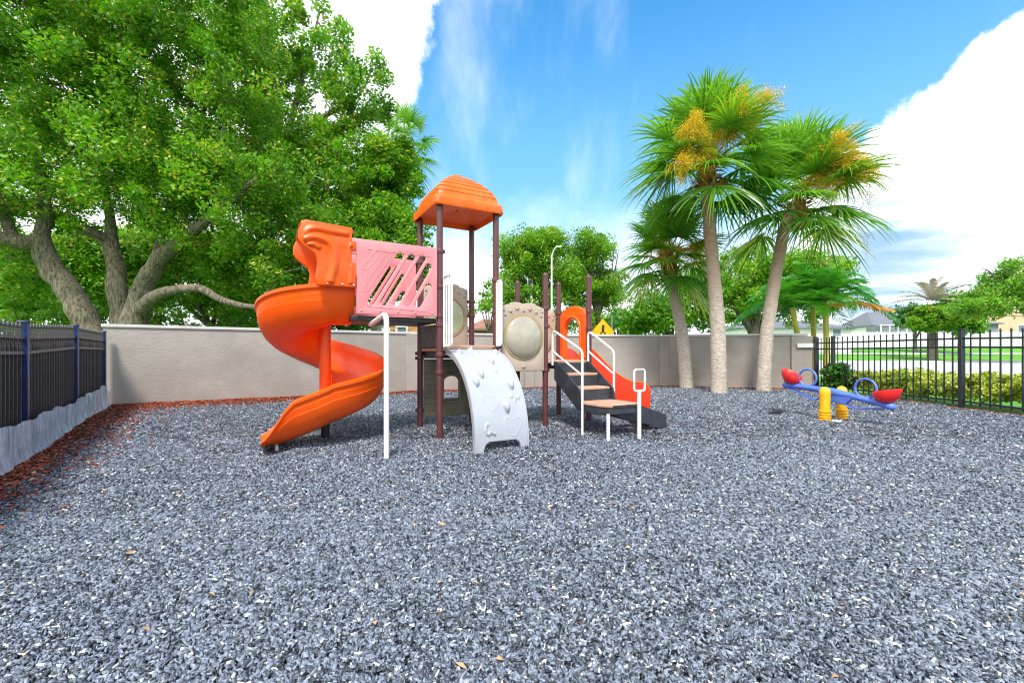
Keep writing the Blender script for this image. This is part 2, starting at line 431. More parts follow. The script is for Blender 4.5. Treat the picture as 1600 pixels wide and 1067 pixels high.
def PX(px, py, D):
    """world point at depth D seen in that direction; used to carry measured outlines to their real distance"""
    return Vector(((px - 800) / 700 * D, D, 1.3 + (552 - py) / 700 * D))

def sheet(name, xs, ys, dz, mat, inside=None, kind='structure', noise=0):
    X, Y = np.meshgrid(xs, ys); Z = g(X, Y) + dz
    if noise: Z = Z + relief(X, Y)
    nx, ny = len(xs), len(ys); V = np.stack([X.ravel(), Y.ravel(), Z.ravel()], 1)
    i = np.arange(nx - 1); j = np.arange(ny - 1); I, J = np.meshgrid(i, j)
    F = np.stack([J * nx + I, J * nx + I + 1, (J + 1) * nx + I + 1, (J + 1) * nx + I], -1).reshape(-1, 4)
    if inside is not None:
        cx = V[F].mean(1); F = F[inside(cx[:, 0], cx[:, 1])]
    me = raw_mesh(name, V, F); finish(me, mat, True, 80); o = link(name, me); tag(o, kind=kind); return o, V

def lawn_mat(name, a, b_):
    m, t, b, out = new_mat(name)
    tc = t.n('ShaderNodeTexCoord').outputs['Object']
    c = t.mix(t.ss(t.noise(tc, .5, 6, .6), .3, .7), a, b_)
    c = t.mix(t.ss(t.noise(t.scale(tc, (1, .3, 1)), 9, 6, .7), .35, .7, 0, .5), c, tuple(x * .5 for x in a))
    t.l(c, b.inputs['Base Color']); b.inputs['Roughness'].default_value = .8
    bp = t.n('ShaderNodeBump'); bp.inputs['Distance'].default_value = .05; t.l(t.noise(tc, 30, 4), bp.inputs['Height']); t.l(bp.outputs[0], b.inputs['Normal'])
    return m
M['lawn'] = lawn_mat('lawn_grass', (.085, .30, .008), (.15, .42, .012))
M['road'] = pmat('pale_concrete_road', (.42, .41, .41), .8, .07, .4, .01, 8, dirt=((.3, .29, .28), .4))
M['walk'] = pmat('pale_sidewalk', (.55, .54, .52), .8, .05, .8, .01, 8)

xs = np.concatenate([np.linspace(-600, -70, 12), np.linspace(-60, 120, 61), np.linspace(130, 700, 12)])
ys = np.concatenate([np.linspace(-300, -10, 8), np.linspace(-8, 80, 89), np.linspace(90, 1500, 16)])
sheet('ground', xs, ys, -.08, M['lawn'])

WALL = [(-9.32, 10.2), (-3.2, 14.1), (.67, 15.65), (5.6, 16.35), (9.85, 14.95)]
def wall_y(x):
    return np.interp(x, [p[0] for p in WALL], [p[1] for p in WALL])
def fence_x(y): return -5.68 - .686 * (y - 4.97)
def in_yard(x, y):
    return (y < wall_y(np.clip(x, -9.32, 9.85)) + .02) & (x > fence_x(y)) & (x < 10.02)
xs = np.linspace(-9.6, 10.1, 240); ys = np.linspace(-6, 16.6, 280)
mo, MV = sheet('mulch_bed', xs, ys, 0.0, M['mulch'], lambda x, y: (y < wall_y(x) + .15) & (x > fence_x(y) - .12) & (x < 10.08), noise=.012)
# distance to wall / left fence drives the litter
x, y = MV[:, 0], MV[:, 1]
dw = (wall_y(x) - y) * .85; dfn = (x - fence_x(y)) * .82
lw = .95 * np.exp(-np.clip(dw, 0, 9) / np.interp(x, [-9, -3, 0, 10], [1.15, .75, .35, .28])) + .85 * np.exp(-np.clip(dfn, 0, 9) / .5)
lw = lw * np.where(x > -2, .75, 1)
at = mo.data.attributes.new('litter', 'FLOAT', 'POINT'); at.data.foreach_set('value', lw.astype(np.float32))

def strip(name, x0, x1, y0, y1, dz, mat):
    return sheet(name, np.linspace(x0, x1, 60), np.linspace(y0, y1, 24), dz, mat)[0]
strip('road', 11.8, 260, 29, 44.5, -.012, M['road'])
strip('sidewalk', 14, 260, 57.2, 58.6, -.012, M['walk'])
strip('driveway', 33, 46, 24.5, 28.98, -.012, M['walk'])
# road kerbs
for yy, lab in ((44.6, 1), (28.88, 2)):
    mb = MB()
    for i in range(60):
        xa = 12.0 + i * 4; ya = yy
        mb.box((xa + 2, ya, gz(xa, ya) + .0), (3.96, .18, .24))
    tag(mb.build('kerb', M['walk'], bevel=.02), kind='structure')

# ------------------------------------------------------------------ rubber chips (real loose pieces)
def chips(n, y0, y1, slope, L, dens_pow=1.0):
    yy = y0 + (y1 - y0) * rng.random(n) ** dens_pow
    xx = (rng.random(n) * 2 - 1) * (slope * yy + 1.2)
    k = in_yard(xx, yy); return xx[k], yy[k]
parts = [chips(140000, .9, 3.6, 1.2, 0, .8), chips(110000, 3.6, 6.5, 1.2, 0, .95), chips(150000, 6.5, 16.4, 1.16, 0, .9)]
cx = np.concatenate([p[0] for p in parts]); cy = np.concatenate([p[1] for p in parts]); n = len(cx)
Lc = rng.uniform(.013, .038, n) * np.where(rng.random(n) < .07, 1.7, 1); Wc = rng.uniform(.004, .010, n); Tc = rng.uniform(.003, .008, n)
Lc *= np.interp(cy, [3, 9, 16], [1, 1.35, 1.8]); Wc *= np.interp(cy, [3, 9, 16], [1, 1.4, 2.0])
cz = g(cx, cy) + relief(cx, cy) + rng.uniform(0, .014, n)
ya = rng.uniform(0, np.pi, n); pi_ = rng.normal(0, .30, n); ro = rng.normal(0, .45, n)
ex = np.stack([np.cos(ya) * np.cos(pi_), np.sin(ya) * np.cos(pi_), np.sin(pi_)], 1)
ey0 = np.stack([-np.sin(ya), np.cos(ya), np.zeros(n)], 1); ez0 = np.cross(ex, ey0)
ey = ey0 * np.cos(ro)[:, None] + ez0 * np.sin(ro)[:, None]; ez = np.cross(ex, ey)
C = np.stack([cx, cy, cz], 1)
V = np.zeros((n, 8, 3))
jit = rng.uniform(.7, 1.0, (n, 8))
for q, (a, b, c) in enumerate([(-1, -1, -1), (1, -1, -1), (1, 1, -1), (-1, 1, -1), (-1, -1, 1), (1, -1, 1), (1, 1, 1), (-1, 1, 1)]):
    V[:, q] = C + ex * (a * Lc / 2 * jit[:, q])[:, None] + ey * (b * Wc / 2 * jit[:, (q + 3) % 8])[:, None] + ez * (c * Tc)[:, None]
V[:, 4:] *= 1
base = np.array([[4, 5, 6, 7], [0, 1, 5, 4], [1, 2, 6, 5], [2, 3, 7, 6], [3, 0, 4, 7]])
F = (base[None] + (np.arange(n) * 8)[:, None, None]).reshape(-1, 4)
pat = .5 + .5 * np.sin(cx * .9 + 2 * np.sin(cy * .6 + 1)) * np.cos(cy * 1.1 + 1.5 * np.sin(cx * .7))
tn = np.stack([np.clip(rng.random(n) ** (1.35 - .45 * pat), 0, 1), rng.random(n)], 1)
tint = np.repeat(tn, 8, 0)
me = raw_mesh('mulch_chips', V.reshape(-1, 3), F, tint); me.materials.append(M['chips'])
tag(link('mulch_chips', me), 'loose grey and black shredded rubber chips covering the playground', kind='stuff')

# ------------------------------------------------------------------ leaves
def leaf_arrays(C, L, W, tone, acc, upb=.5, droop=0):
    n = len(C)
    d = rng.normal(0, 1, (n, 3)); d[:, 2] = d[:, 2] * .7 - droop; d /= np.linalg.norm(d, axis=1)[:, None]
    nn = rng.normal(0, 1, (n, 3)); nn[:, 2] += upb * 2; s = np.cross(d, nn); s /= (np.linalg.norm(s, axis=1)[:, None] + 1e-9)
    up = np.cross(s, d)
    L = np.asarray(L)[:, None]; W = np.asarray(W)[:, None]
    V = np.stack([C - d * L * .5, C + s * W * .5 - up * W * .12, C + d * L * .5, C - s * W * .5 - up * W * .12], 1).reshape(-1, 3)
    F = np.arange(n * 4).reshape(-1, 4)
    T = np.repeat(np.stack([np.clip(tone, 0, 1), acc], 1), 4, 0)
    return V, F, T
def cluster_leaves(centers, rad, per, L, W, tone_c=None, flat=.6, upb=.5, acc_c=None):
    k = len(centers); n = k * per
    idx = np.repeat(np.arange(k), per)
    d = rng.normal(0, 1, (n, 3)); d /= np.linalg.norm(d, axis=1)[:, None]
    r = rng.random(n) ** .45
    rr = np.asarray(rad)[idx]
    C = centers[idx] + d * (r * rr)[:, None] * np.array([1, 1, flat])
    tone = (rng.random(k) if tone_c is None else tone_c)[idx] * .55 + rng.random(n) * .45
    acc = rng.random(n)
    if acc_c is not None: acc = acc + acc_c[idx]
    return leaf_arrays(C, rng.uniform(.5, 1.45, n) * L, rng.uniform(.5, 1.4, n) * W, tone, acc, upb)
def pack(parts):
    Vs, Fs, Ts = [], [], []; o = 0
    for V, F, T in parts: Vs.append(V); Fs.append(F + o); Ts.append(T); o += len(V)
    return np.concatenate(Vs), np.concatenate(Fs), np.concatenate(Ts)
def ell(c, r, n, shell=.0):
    d = rng.normal(0, 1, (n, 3)); d /= np.linalg.norm(d, axis=1)[:, None]
    rr = (shell ** 3 + (1 - shell ** 3) * rng.random(n)) ** (1 / 3)
    return np.array(c)[None] + d * rr[:, None] * np.array(r)[None]

def tree(name, label, cat, base, limbs, blobs, mat, bark_m, L=.12, W=.06, per=200, crad=(.35, .6), group=None, twigs=True, keep=None, flat=.8, upb=.5):
    """base: Vector; limbs: list of [(Vector, radius)...]; blobs: [(centre, radii, n clusters)]"""
    root = thing(name, label, cat, tuple(base), group)
    mb = MB(); nodes = []
    for lb in limbs:
        pts = smooth_path([p for p, _ in lb], 6); rr = np.interp(np.linspace(0, 1, len(pts)), np.linspace(0, 1, len(lb)), [r for _, r in lb])
        pts = [p + Vector(rng.normal(0, 1, 3)) * (r * .05) for p, r in zip(pts, rr)]
        mb.tube(pts, [float(r) * (1 + .03 * math.sin(i * 1.7)) for i, r in enumerate(rr)], 14)
        nodes += [(p, r) for p, r in zip(pts, rr)][len(pts) // 4:]
    cen = np.concatenate([ell(c, r, n, .15) for c, r, n in blobs])
    if keep is not None: cen = cen[keep(cen)]
    N = np.array([tuple(p) for p, r in nodes]); NR = np.array([r for p, r in nodes])
    order = np.argsort([np.min(np.linalg.norm(N - c, axis=1)) for c in cen]); cen = cen[order]
    if twigs:
        for c in cen:
            dd = np.linalg.norm(N - c, axis=1) + np.maximum(0, N[:, 2] - c[2]) * 1.2
            i = int(np.argmin(dd)); a = Vector(N[i]); b = Vector(c); d = (b - a).length
            if d < .15: continue
            mid = a.lerp(b, .5) + Vector((rng.normal(0, .1) * d, rng.normal(0, .1) * d, -.06 * d + rng.normal(0, .06) * d))
            r0 = max(.012, min(NR[i] * .6, .018 + .022 * d))
            pp = smooth_path([a, mid, b], 3); k = len(pp)
            mb.tube(pp, [r0 + (max(.008, r0 * .35) - r0) * t / (k - 1) for t in range(k)], 5, False)
            N = np.concatenate([N, [tuple(p) for p in pp[1:]]]); NR = np.concatenate([NR, np.linspace(r0, max(.008, r0 * .35), k)[1:]])
    mb.build('trunk', bark_m, root, smooth=True, ang=60)
    rad = rng.uniform(crad[0], crad[1], len(cen))
    V, F, T = cluster_leaves(cen, rad, per, L, W, flat=flat, upb=upb, acc_c=(rng.random(len(cen)) < .08) * .25)
    b = np.array(tuple(base)); me = raw_mesh('crown', V - b, F, T); me.materials.append(mat)
    link('crown', me, root)
    return root
def PXn(px, py, D): return np.array(tuple(PX(px, py, D)))
def blob(px, py, D, rpx, rpy, rd, n): return (PXn(px, py, D), (rpx / 700 * D, rd, rpy / 700 * D), n)
def limb(D, *pts): return [(PX(a, b, D + c), r) for a, b, c, r in pts]

# --- live oak behind the wall
D = 13.0
ob = Vector(((195 - 800) / 700 * D, D, gz(-11, D)))
OL = [limb(D, (168, 640, 0, .50), (140, 515, -.1, .40), (108, 455, -.2, .36), (76, 412, -.3, .33), (62, 372, -.3, .30)),
      limb(D, (64, 380, -.3, .26), (22, 378, -.7, .22), (-40, 352, -1.1, .18), (-130, 290, -1.6, .11)),
      limb(D, (62, 385, -.3, .24), (70, 330, -.2, .19), (62, 255, 0, .14), (32, 195, .3, .11), (20, 120, .4, .07)),
      limb(D, (22, 378, -.7, .17), (0, 320, -.5, .15), (-20, 250, -.2, .1), (0, 170, .1, .06)),
      limb(D, (190, 640, .3, .5), (194, 530, .2, .34), (183, 450, .2, .30), (178, 405, .3, .26), (160, 372, .35, .21), (108, 350, .5, .14), (60, 318, .8, .08)),
      limb(D, (178, 405, .3, .2), (172, 340, .5, .15), (160, 260, .9, .11), (175, 180, 1.2, .07), (180, 90, 1.4, .04)),
      limb(D, (205, 640, 0, .55), (206, 530, 0, .42), (222, 460, 0, .34), (245, 412, -.2, .27), (280, 378, -.5, .2), (335, 335, -.8, .13), (400, 280, -1, .08)),
      limb(D, (245, 412, -.2, .2), (262, 340, .3, .14), (290, 240, .6, .1), (300, 140, .8, .06)),
      limb(D, (218, 485, -.3, .24), (245, 462, -.5, .20), (280, 452, -.8, .14), (315, 452, -1.0, .125), (350, 470, -1.2, .10), (405, 480, -1.4, .075), (465, 468, -1.5, .06)),
      limb(D, (290, 378, -.5, .15), (340, 405, 1.0, .12), (400, 425, 1.4, .09), (460, 440, 1.6, .06))]
keepf = lambda c: ~(((c[:, 2] - 1.3) / c[:, 1] < (552 - 405) / 700) & (c[:, 1] < 14.2) & ((c[:, 0] / c[:, 1] * 700 + 800) > 30) & ((c[:, 0] / c[:, 1] * 700 + 800) < 300))
tree('live_oak', 'huge spreading live oak with thick forked limbs rising behind the taupe wall', 'tree', ob, [[(p, r_ * .84) for p, r_ in l_] for l_ in OL],
     [blob(60, 90, 13, 200, 130, 3.0, 165), blob(260, 170, 13.5, 190, 130, 2.8, 180), blob(150, 270, 12.6, 200, 90, 2.4, 125),
      blob(390, 330, 13.4, 150, 90, 2.8, 150), blob(-60, 300, 12.5, 130, 120, 3, 60), blob(200, -40, 13, 230, 90, 3.6, 130),
      blob(480, 420, 13.5, 100, 50, 1.8, 60), blob(370, 420, 13.8, 60, 40, 1.0, 26), blob(330, 60, 14, 120, 90, 2.6, 70), blob(20, 420, 15.5, 90, 50, 1.2, 30), blob(30, 30, 12.5, 110, 70, 2, 50), blob(100, 200, 14.5, 150, 120, 1.2, 60), blob(300, 250, 15, 150, 100, 1.2, 60)],
     M['leaf_oak'], M['bark'], L=.12, W=.066, per=200, crad=(.26, .66), keep=keepf)

# --- taller, looser oak behind it
D = 18.5
tb = Vector(((470 - 800) / 700 * D, D, gz(0, D)))
TL = [limb(D, (470, 560, 0, .3), (462, 420, 0, .26), (440, 250, .2, .2), (428, 140, .2, .13), (420, 40, .2, .07), (415, -30, .2, .04)),
      limb(D, (462, 400, 0, .2), (480, 250, 0, .16), (470, 215, 0, .14), (510, 180, -.3, .1), (560, 150, -.5, .06), (580, 110, -.6, .03)),
      limb(D, (475, 225, 0, .1), (520, 220, .4, .08), (565, 205, .8, .05), (600, 230, 1, .03)),
      limb(D, (440, 250, .2, .14), (470, 130, .5, .1), (490, 60, .6, .06), (500, 10, .6, .03)),
      limb(D, (462, 400, 0, .18), (530, 350, -.4, .12), (590, 330, -.6, .07), (640, 360, -.8, .04))]
tree('live_oak', 'tall loose crowned oak with bare upper branches, right of the huge spreading oak', 'tree', tb, TL,
     [blob(430, 90, 18.5, 95, 80, 2.2, 60), blob(490, 60, 18.5, 55, 70, 1.6, 22), blob(560, 150, 18, 55, 65, 1.6, 34), blob(615, 250, 18, 40, 50, 1.2, 24),
      blob(520, 290, 18, 130, 90, 2.6, 190), blob(590, 390, 17.5, 90, 75, 2.2, 130), blob(430, 230, 19, 120, 90, 2.6, 110),
      blob(480, 440, 18.5, 110, 60, 2.2, 80), blob(600, 300, 18, 65, 50, 1.8, 50)],
     M['leaf_oak'], M['bark2'], L=.16, W=.085, per=170, crad=(.34, .62))

def simple_limbs(px, D, ytop, spread, seed, trunk_r=.25, n=6, y0=560, lean=0):
    rr = random.Random(seed); out = []
    h = y0 - ytop
    t0 = [(px, y0, 0, trunk_r), (px + lean * .3, y0 - h * .25, 0, trunk_r * .8), (px + lean * .6, y0 - h * .42, 0, trunk_r * .6)]
    out.append(limb(D, *t0))
    for k in range(n):
        a = (k + .5) / n * 2 - 1 + rr.uniform(-.15, .15)
        dd = rr.uniform(-1, 1) * spread / 700 * D * .5
        ys_ = y0 - h * rr.uniform(.25, .42)
        out.append(limb(D, (px + lean * .4, ys_, 0, trunk_r * .5), (px + a * spread * .4, y0 - h * .6, dd * .4, trunk_r * .33), (px + a * spread * .75, y0 - h * rr.uniform(.72, .85), dd * .8, trunk_r * .18), (px + a * spread * .9, y0 - h * rr.uniform(.85, .97), dd, trunk_r * .08)))
    return out
def far_tree(label, px, D, ytop, spread, blobs, mat, seed, L=.3, W=.17, per=110, crad=(.7, 1.2), tr=.25, group='trees beyond the wall', y0=575, name='shade_tree', bk='bark2', keep=None):
    x = (px - 800) / 700 * D
    base = Vector((x, D, gz(x, D)))
    y0 = 552 + (1.3 - base.z) / D * 700 + 4
    return tree(name, label, 'tree', base, simple_limbs(px, D, ytop, spread, seed, tr, y0=y0), blobs, mat, M[bk], L, W, per, crad, group, keep=keep)

far_tree('round crowned light green tree directly behind the bubble window panel', 835, 32, 362, 62,
         [blob(822, 402, 32, 46, 38, 2.6, 90), blob(855, 385, 32, 38, 22, 2, 44), blob(870, 440, 32, 42, 40, 2.4, 60), blob(800, 470, 31, 36, 40, 2, 46), blob(850, 500, 31, 60, 25, 2, 22)],
         M['leaf_light'], 3, L=.19, W=.11, per=190, crad=(.45, 1.0))
far_tree('narrow light green tree between the orange slide arch and the first cabbage palm', 935, 33, 365, 48,
         [blob(925, 392, 33, 36, 28, 2, 50), blob(915, 450, 33, 34, 32, 2, 46), blob(952, 450, 33, 28, 32, 2, 40), blob(905, 500, 33, 30, 22, 2, 14)],
         M['leaf_light'], 5, L=.19, W=.11, per=190, crad=(.45, 1.0))
far_tree('low grey green tree behind the yellow diamond sign', 968, 40, 478, 40,
         [blob(958, 505, 40, 36, 22, 2.5, 34), blob(990, 500, 42, 30, 20, 2.5, 24)], M['leaf_mid'], 8, per=90, crad=(.6, 1))
far_tree('wide olive green tree behind the shortest cabbage palm', 1050, 30, 440, 75,
         [blob(1035, 488, 30, 50, 35, 2.4, 60), blob(1090, 470, 30, 45, 50, 2.4, 70), blob(1000, 505, 31, 30, 18, 1.6, 22)], M['leaf_mid'], 9, L=.24, W=.13, per=120, crad=(.45, .85))
far_tree('yellow green spreading tree behind the two tall cabbage palms', 1178, 27, 395, 110,
         [blob(1180, 430, 27, 90, 40, 2.6, 110), blob(1250, 425, 27.5, 70, 32, 2.4, 70), blob(1150, 475, 27, 50, 34, 2, 50), blob(1240, 475, 28, 60, 40, 2, 60)],
         M['leaf_light'], 10, L=.2, W=.11, per=120, crad=(.4, .75), tr=.4)
far_tree('dark green round tree left behind the silvery dead palm', 1430, 60, 468, 40, [blob(1424, 492, 60, 22, 20, 2, 26)], M['leaf_shrub'], 12, L=.42, W=.26, per=90, crad=(.7, 1.1), group='trees across the street')
far_tree('bright green round tree right behind the silvery dead palm', 1500, 58, 455, 40, [blob(1492, 472, 58, 26, 20, 2, 26), blob(1500, 500, 57, 34, 22, 2, 40)], M['leaf_mid'], 13, L=.42, W=.26, per=90, crad=(.7, 1.1), group='trees across the street')
far_tree('large feathery green tree at the right edge over the tan house', 1620, 42, 400, 100,
         [blob(1600, 440, 42, 60, 34, 4, 80), blob(1560, 470, 42, 45, 24, 3, 46), blob(1680, 440, 42, 60, 50, 4, 50), blob(1525, 480, 42, 24, 14, 2, 14)], M['leaf_mid'], 14, L=.3, W=.14, per=120, crad=(.6, 1.1), tr=.4, group='trees across the street')
far_tree('dense dark tree filling the gap behind the oak on the left', 40, 22, 380, 120,
         [blob(20, 450, 22, 110, 60, 2, 110), blob(150, 440, 23, 90, 60, 2, 70)], M['leaf_mid'], 15, L=.2, W=.11, per=110, crad=(.4, .8))
far_tree('broad tree filling the gap between the forked oak limbs', 330, 21, 380, 150,
         [blob(120, 395, 19.5, 110, 36, 1, 70), blob(260, 390, 19.5, 90, 36, 1, 70), blob(370, 410, 19.5, 70, 36, 1, 40), blob(200, 430, 21, 100, 60, 2, 110), blob(330, 440, 21, 90, 60, 2, 110), blob(430, 470, 21, 70, 40, 2, 60), blob(60, 430, 21, 90, 60, 2, 60)], M['leaf_light'], 25, L=.19, W=.10, per=120, crad=(.4, .8))
far_tree('bushy green tree behind the spiral slide and pink panel', 540, 24, 430, 110,
         [blob(420, 480, 24, 90, 45, 2, 80), blob(540, 490, 24, 70, 40, 2, 60), blob(680, 500, 26, 26, 24, 1.5, 14)], M['leaf_mid'], 16, L=.2, W=.11, per=110, crad=(.4, .8))
far_tree('slim light tree behind the covered tower', 765, 28, 440, 24,
         [blob(765, 470, 28, 20, 26, 1.2, 14), blob(720, 480, 28, 26, 12, 1.2, 6)], M['leaf_light'], 17, L=.2, W=.11, per=90, crad=(.35, .6), tr=.12)

def shrub(label, px, py, D, rpx, rpy, rd, n, mat, per=120, L=.12, W=.07, name='shrub', group=None, crad=(.25, .45)):
    c = PXn(px, py, D); x, y = c[0], c[1]; b = np.array([x, y, gz(x, y)])
    root = thing(name, label, 'shrub', tuple(b), group)
    top = c[2] + rpy / 700 * D; hz = (top - b[2]) / 2
    cen = ell((x, y, b[2] + hz), (rpx / 700 * D, rd, hz), n, .4)
    mb = MB()
    for q in cen[:14]: mb.tube(smooth_path([(x + (q[0] - x) * .25, y, b[2] - .05), (x + (q[0] - x) * .6, y + (q[1] - y) * .5, b[2] + (q[2] - b[2]) * .5), tuple(q)], 3), .02, 5, False)
    mb.build('stem', M['bark2'], root)
    V, F, T = cluster_leaves(cen, rng.uniform(*crad, n), per, L, W)
    me = raw_mesh('foliage', V - b, F, T); me.materials.append(mat); link('foliage', me, root); return root
shrub('bright yellow green bush behind the left fence corner post', 60, 478, 15.5, 60, 40, 1.2, 60, M['leaf_light'], name='bush', group='bushes behind the wall')
shrub('low green bush behind the wall under the forked oak limb', 125, 492, 14.6, 50, 28, .9, 40, M['leaf_mid'], name='bush', group='bushes behind the wall')
shrub('bright green bush behind the wall right of the oak trunk', 275, 496, 15.5, 42, 22, .9, 50, M['leaf_light'], name='bush', group='bushes behind the wall')
shrub('leafy green bush behind the wall left of the spiral slide', 365, 500, 16.5, 48, 22, .9, 50, M['leaf_mid'], name='bush', group='bushes behind the wall')
shrub('dark green shrub tucked behind the first right fence posts', 1312, 575, 14.0, 20, 10, .4, 34, M['leaf_shrub'], per=130, L=.10, W=.07, crad=(.15, .3))

# ------------------------------------------------------------------ hedge outside the right fence
hx, hy = 10.42, None
n = 620
yy = rng.uniform(2.5, 14.2, n); xx = rng.uniform(10.38, 11.75, n)
top = .62 + .05 * np.sin(yy * 2.1) + .04 * np.sin(xx * 5 + yy)
zz = g(xx, yy) + rng.uniform(.15, 1, n) ** .7 * top
V, F, T = cluster_leaves(np.stack([xx, yy, zz], 1), rng.uniform(.14, .24, n), 110, .085, .055, upb=.8)
hroot = thing('hedge', 'low variegated yellow and green hedge along the outside of the right fence', 'hedge', (11, 8, .1))
me = raw_mesh('foliage', V - np.array([11, 8, .1]), F, T); me.materials.append(M['leaf_hedge']); link('foliage', me, hroot)

# ------------------------------------------------------------------ palms
def strip_quads(pts, sides, widths, tone, acc, out):
    """pts (k,3) polyline, sides (k,3) unit, widths (k)"""
    a = pts - sides * widths[:, None] / 2; b = pts + sides * widths[:, None] / 2
    k = len(pts); V = np.concatenate([a, b]); F = np.array([[i, i + 1, k + i + 1, k + i] for i in range(k - 1)])
    T = np.repeat([[tone, acc]], 2 * k, 0); out.append((V, F, T))
def fan_leaf(o, d, up, petiole, blade, nseg, tone, out, droop=.35, wid=.036, spread=115, acc=0):
    """palmate leaf: o origin, d direction of petiole, up normal"""
    d = d / np.linalg.norm(d); s = np.cross(d, up); s /= np.linalg.norm(s); u = np.cross(s, d)
    pts = [o + d * petiole * t - np.array([0, 0, 1]) * droop * .25 * petiole * t * t for t in (0, .35, .7, 1)]
    strip_quads(np.array(pts), np.repeat([s], 4, 0), np.array([.05, .035, .03, .03]), min(1, tone + .3), 0, out)
    c = pts[-1]
    for k in range(nseg):
        a = R(spread) * ((k + .5) / nseg * 2 - 1) + rng.normal(0, .03)
        fold = .25 * abs(math.sin(a))
        dd = d * math.cos(a) + s * math.sin(a) + u * (.22 * math.cos(a) - fold * .0) ; dd /= np.linalg.norm(dd)
        L = blade * (1 - .28 * (abs(a) / R(spread)) ** 2) * rng.uniform(.88, 1.08)
        ts = np.array([0, .25, .5, .75, .9, 1.0])
        dr = droop * rng.uniform(.7, 1.35)
        P = c + dd[None] * (L * ts)[:, None]
        P[:, 2] -= dr * L * ts ** 2.6
        side = np.cross(dd, u); side /= np.linalg.norm(side) + 1e-9
        side = side * .85 + u * .5 * (1 if k % 2 else -1); side /= np.linalg.norm(side)
        W_ = wid * np.array([.35, 1, 1, .6, .3, .06]) * blade
        strip_quads(P, np.repeat([side], 6, 0), W_, np.clip(tone + rng.normal(0, .14), 0, 1), rng.random() * (.9 if acc == 0 else 1) + acc, out)
def spray(o, d, L, n, out, spreadr=.35, size=.03):
    """flower spray: arching stalk with a cloud of tiny blossoms"""
    d = d / np.linalg.norm(d); pts = []
    for t in np.linspace(0, 1, 9): pts.append(o + d * L * t - np.array([0, 0, .35]) * L * t * t)
    pts = np.array(pts); s = np.cross(d, [0, 0, 1.]); s /= np.linalg.norm(s) + 1e-9
    strip_quads(pts, np.repeat([s], 9, 0), np.linspace(.03, .01, 9), .3, 0, out)
    for b in range(22):
        t = rng.uniform(.35, 1.0); i = min(7, int(t * 8)); q = pts[i]; dr = rng.normal(0, 1, 3); dr[2] -= .5; dr /= np.linalg.norm(dr)
        ln = spreadr * rng.uniform(.5, 1.2)
        tp = np.array([q + dr * ln * u_ - np.array([0, 0, .3]) * ln * u_ * u_ for u_ in (0, .5, 1)])
        strip_quads(tp, np.repeat([np.cross(dr, [0, 0, 1.]) + 1e-6], 3, 0), np.array([.01, .008, .005]), .3, 0, out)
        m_ = n // 22; tt = rng.random(m_)
        C = tp[0] + (tp[2] - tp[0]) * tt[:, None] + rng.normal(0, .075, (m_, 3))
        out.append(leaf_arrays(C, rng.uniform(.6, 1.5, m_) * size, rng.uniform(.5, 1, m_) * size * .6, rng.random(m_), rng.random(m_)))

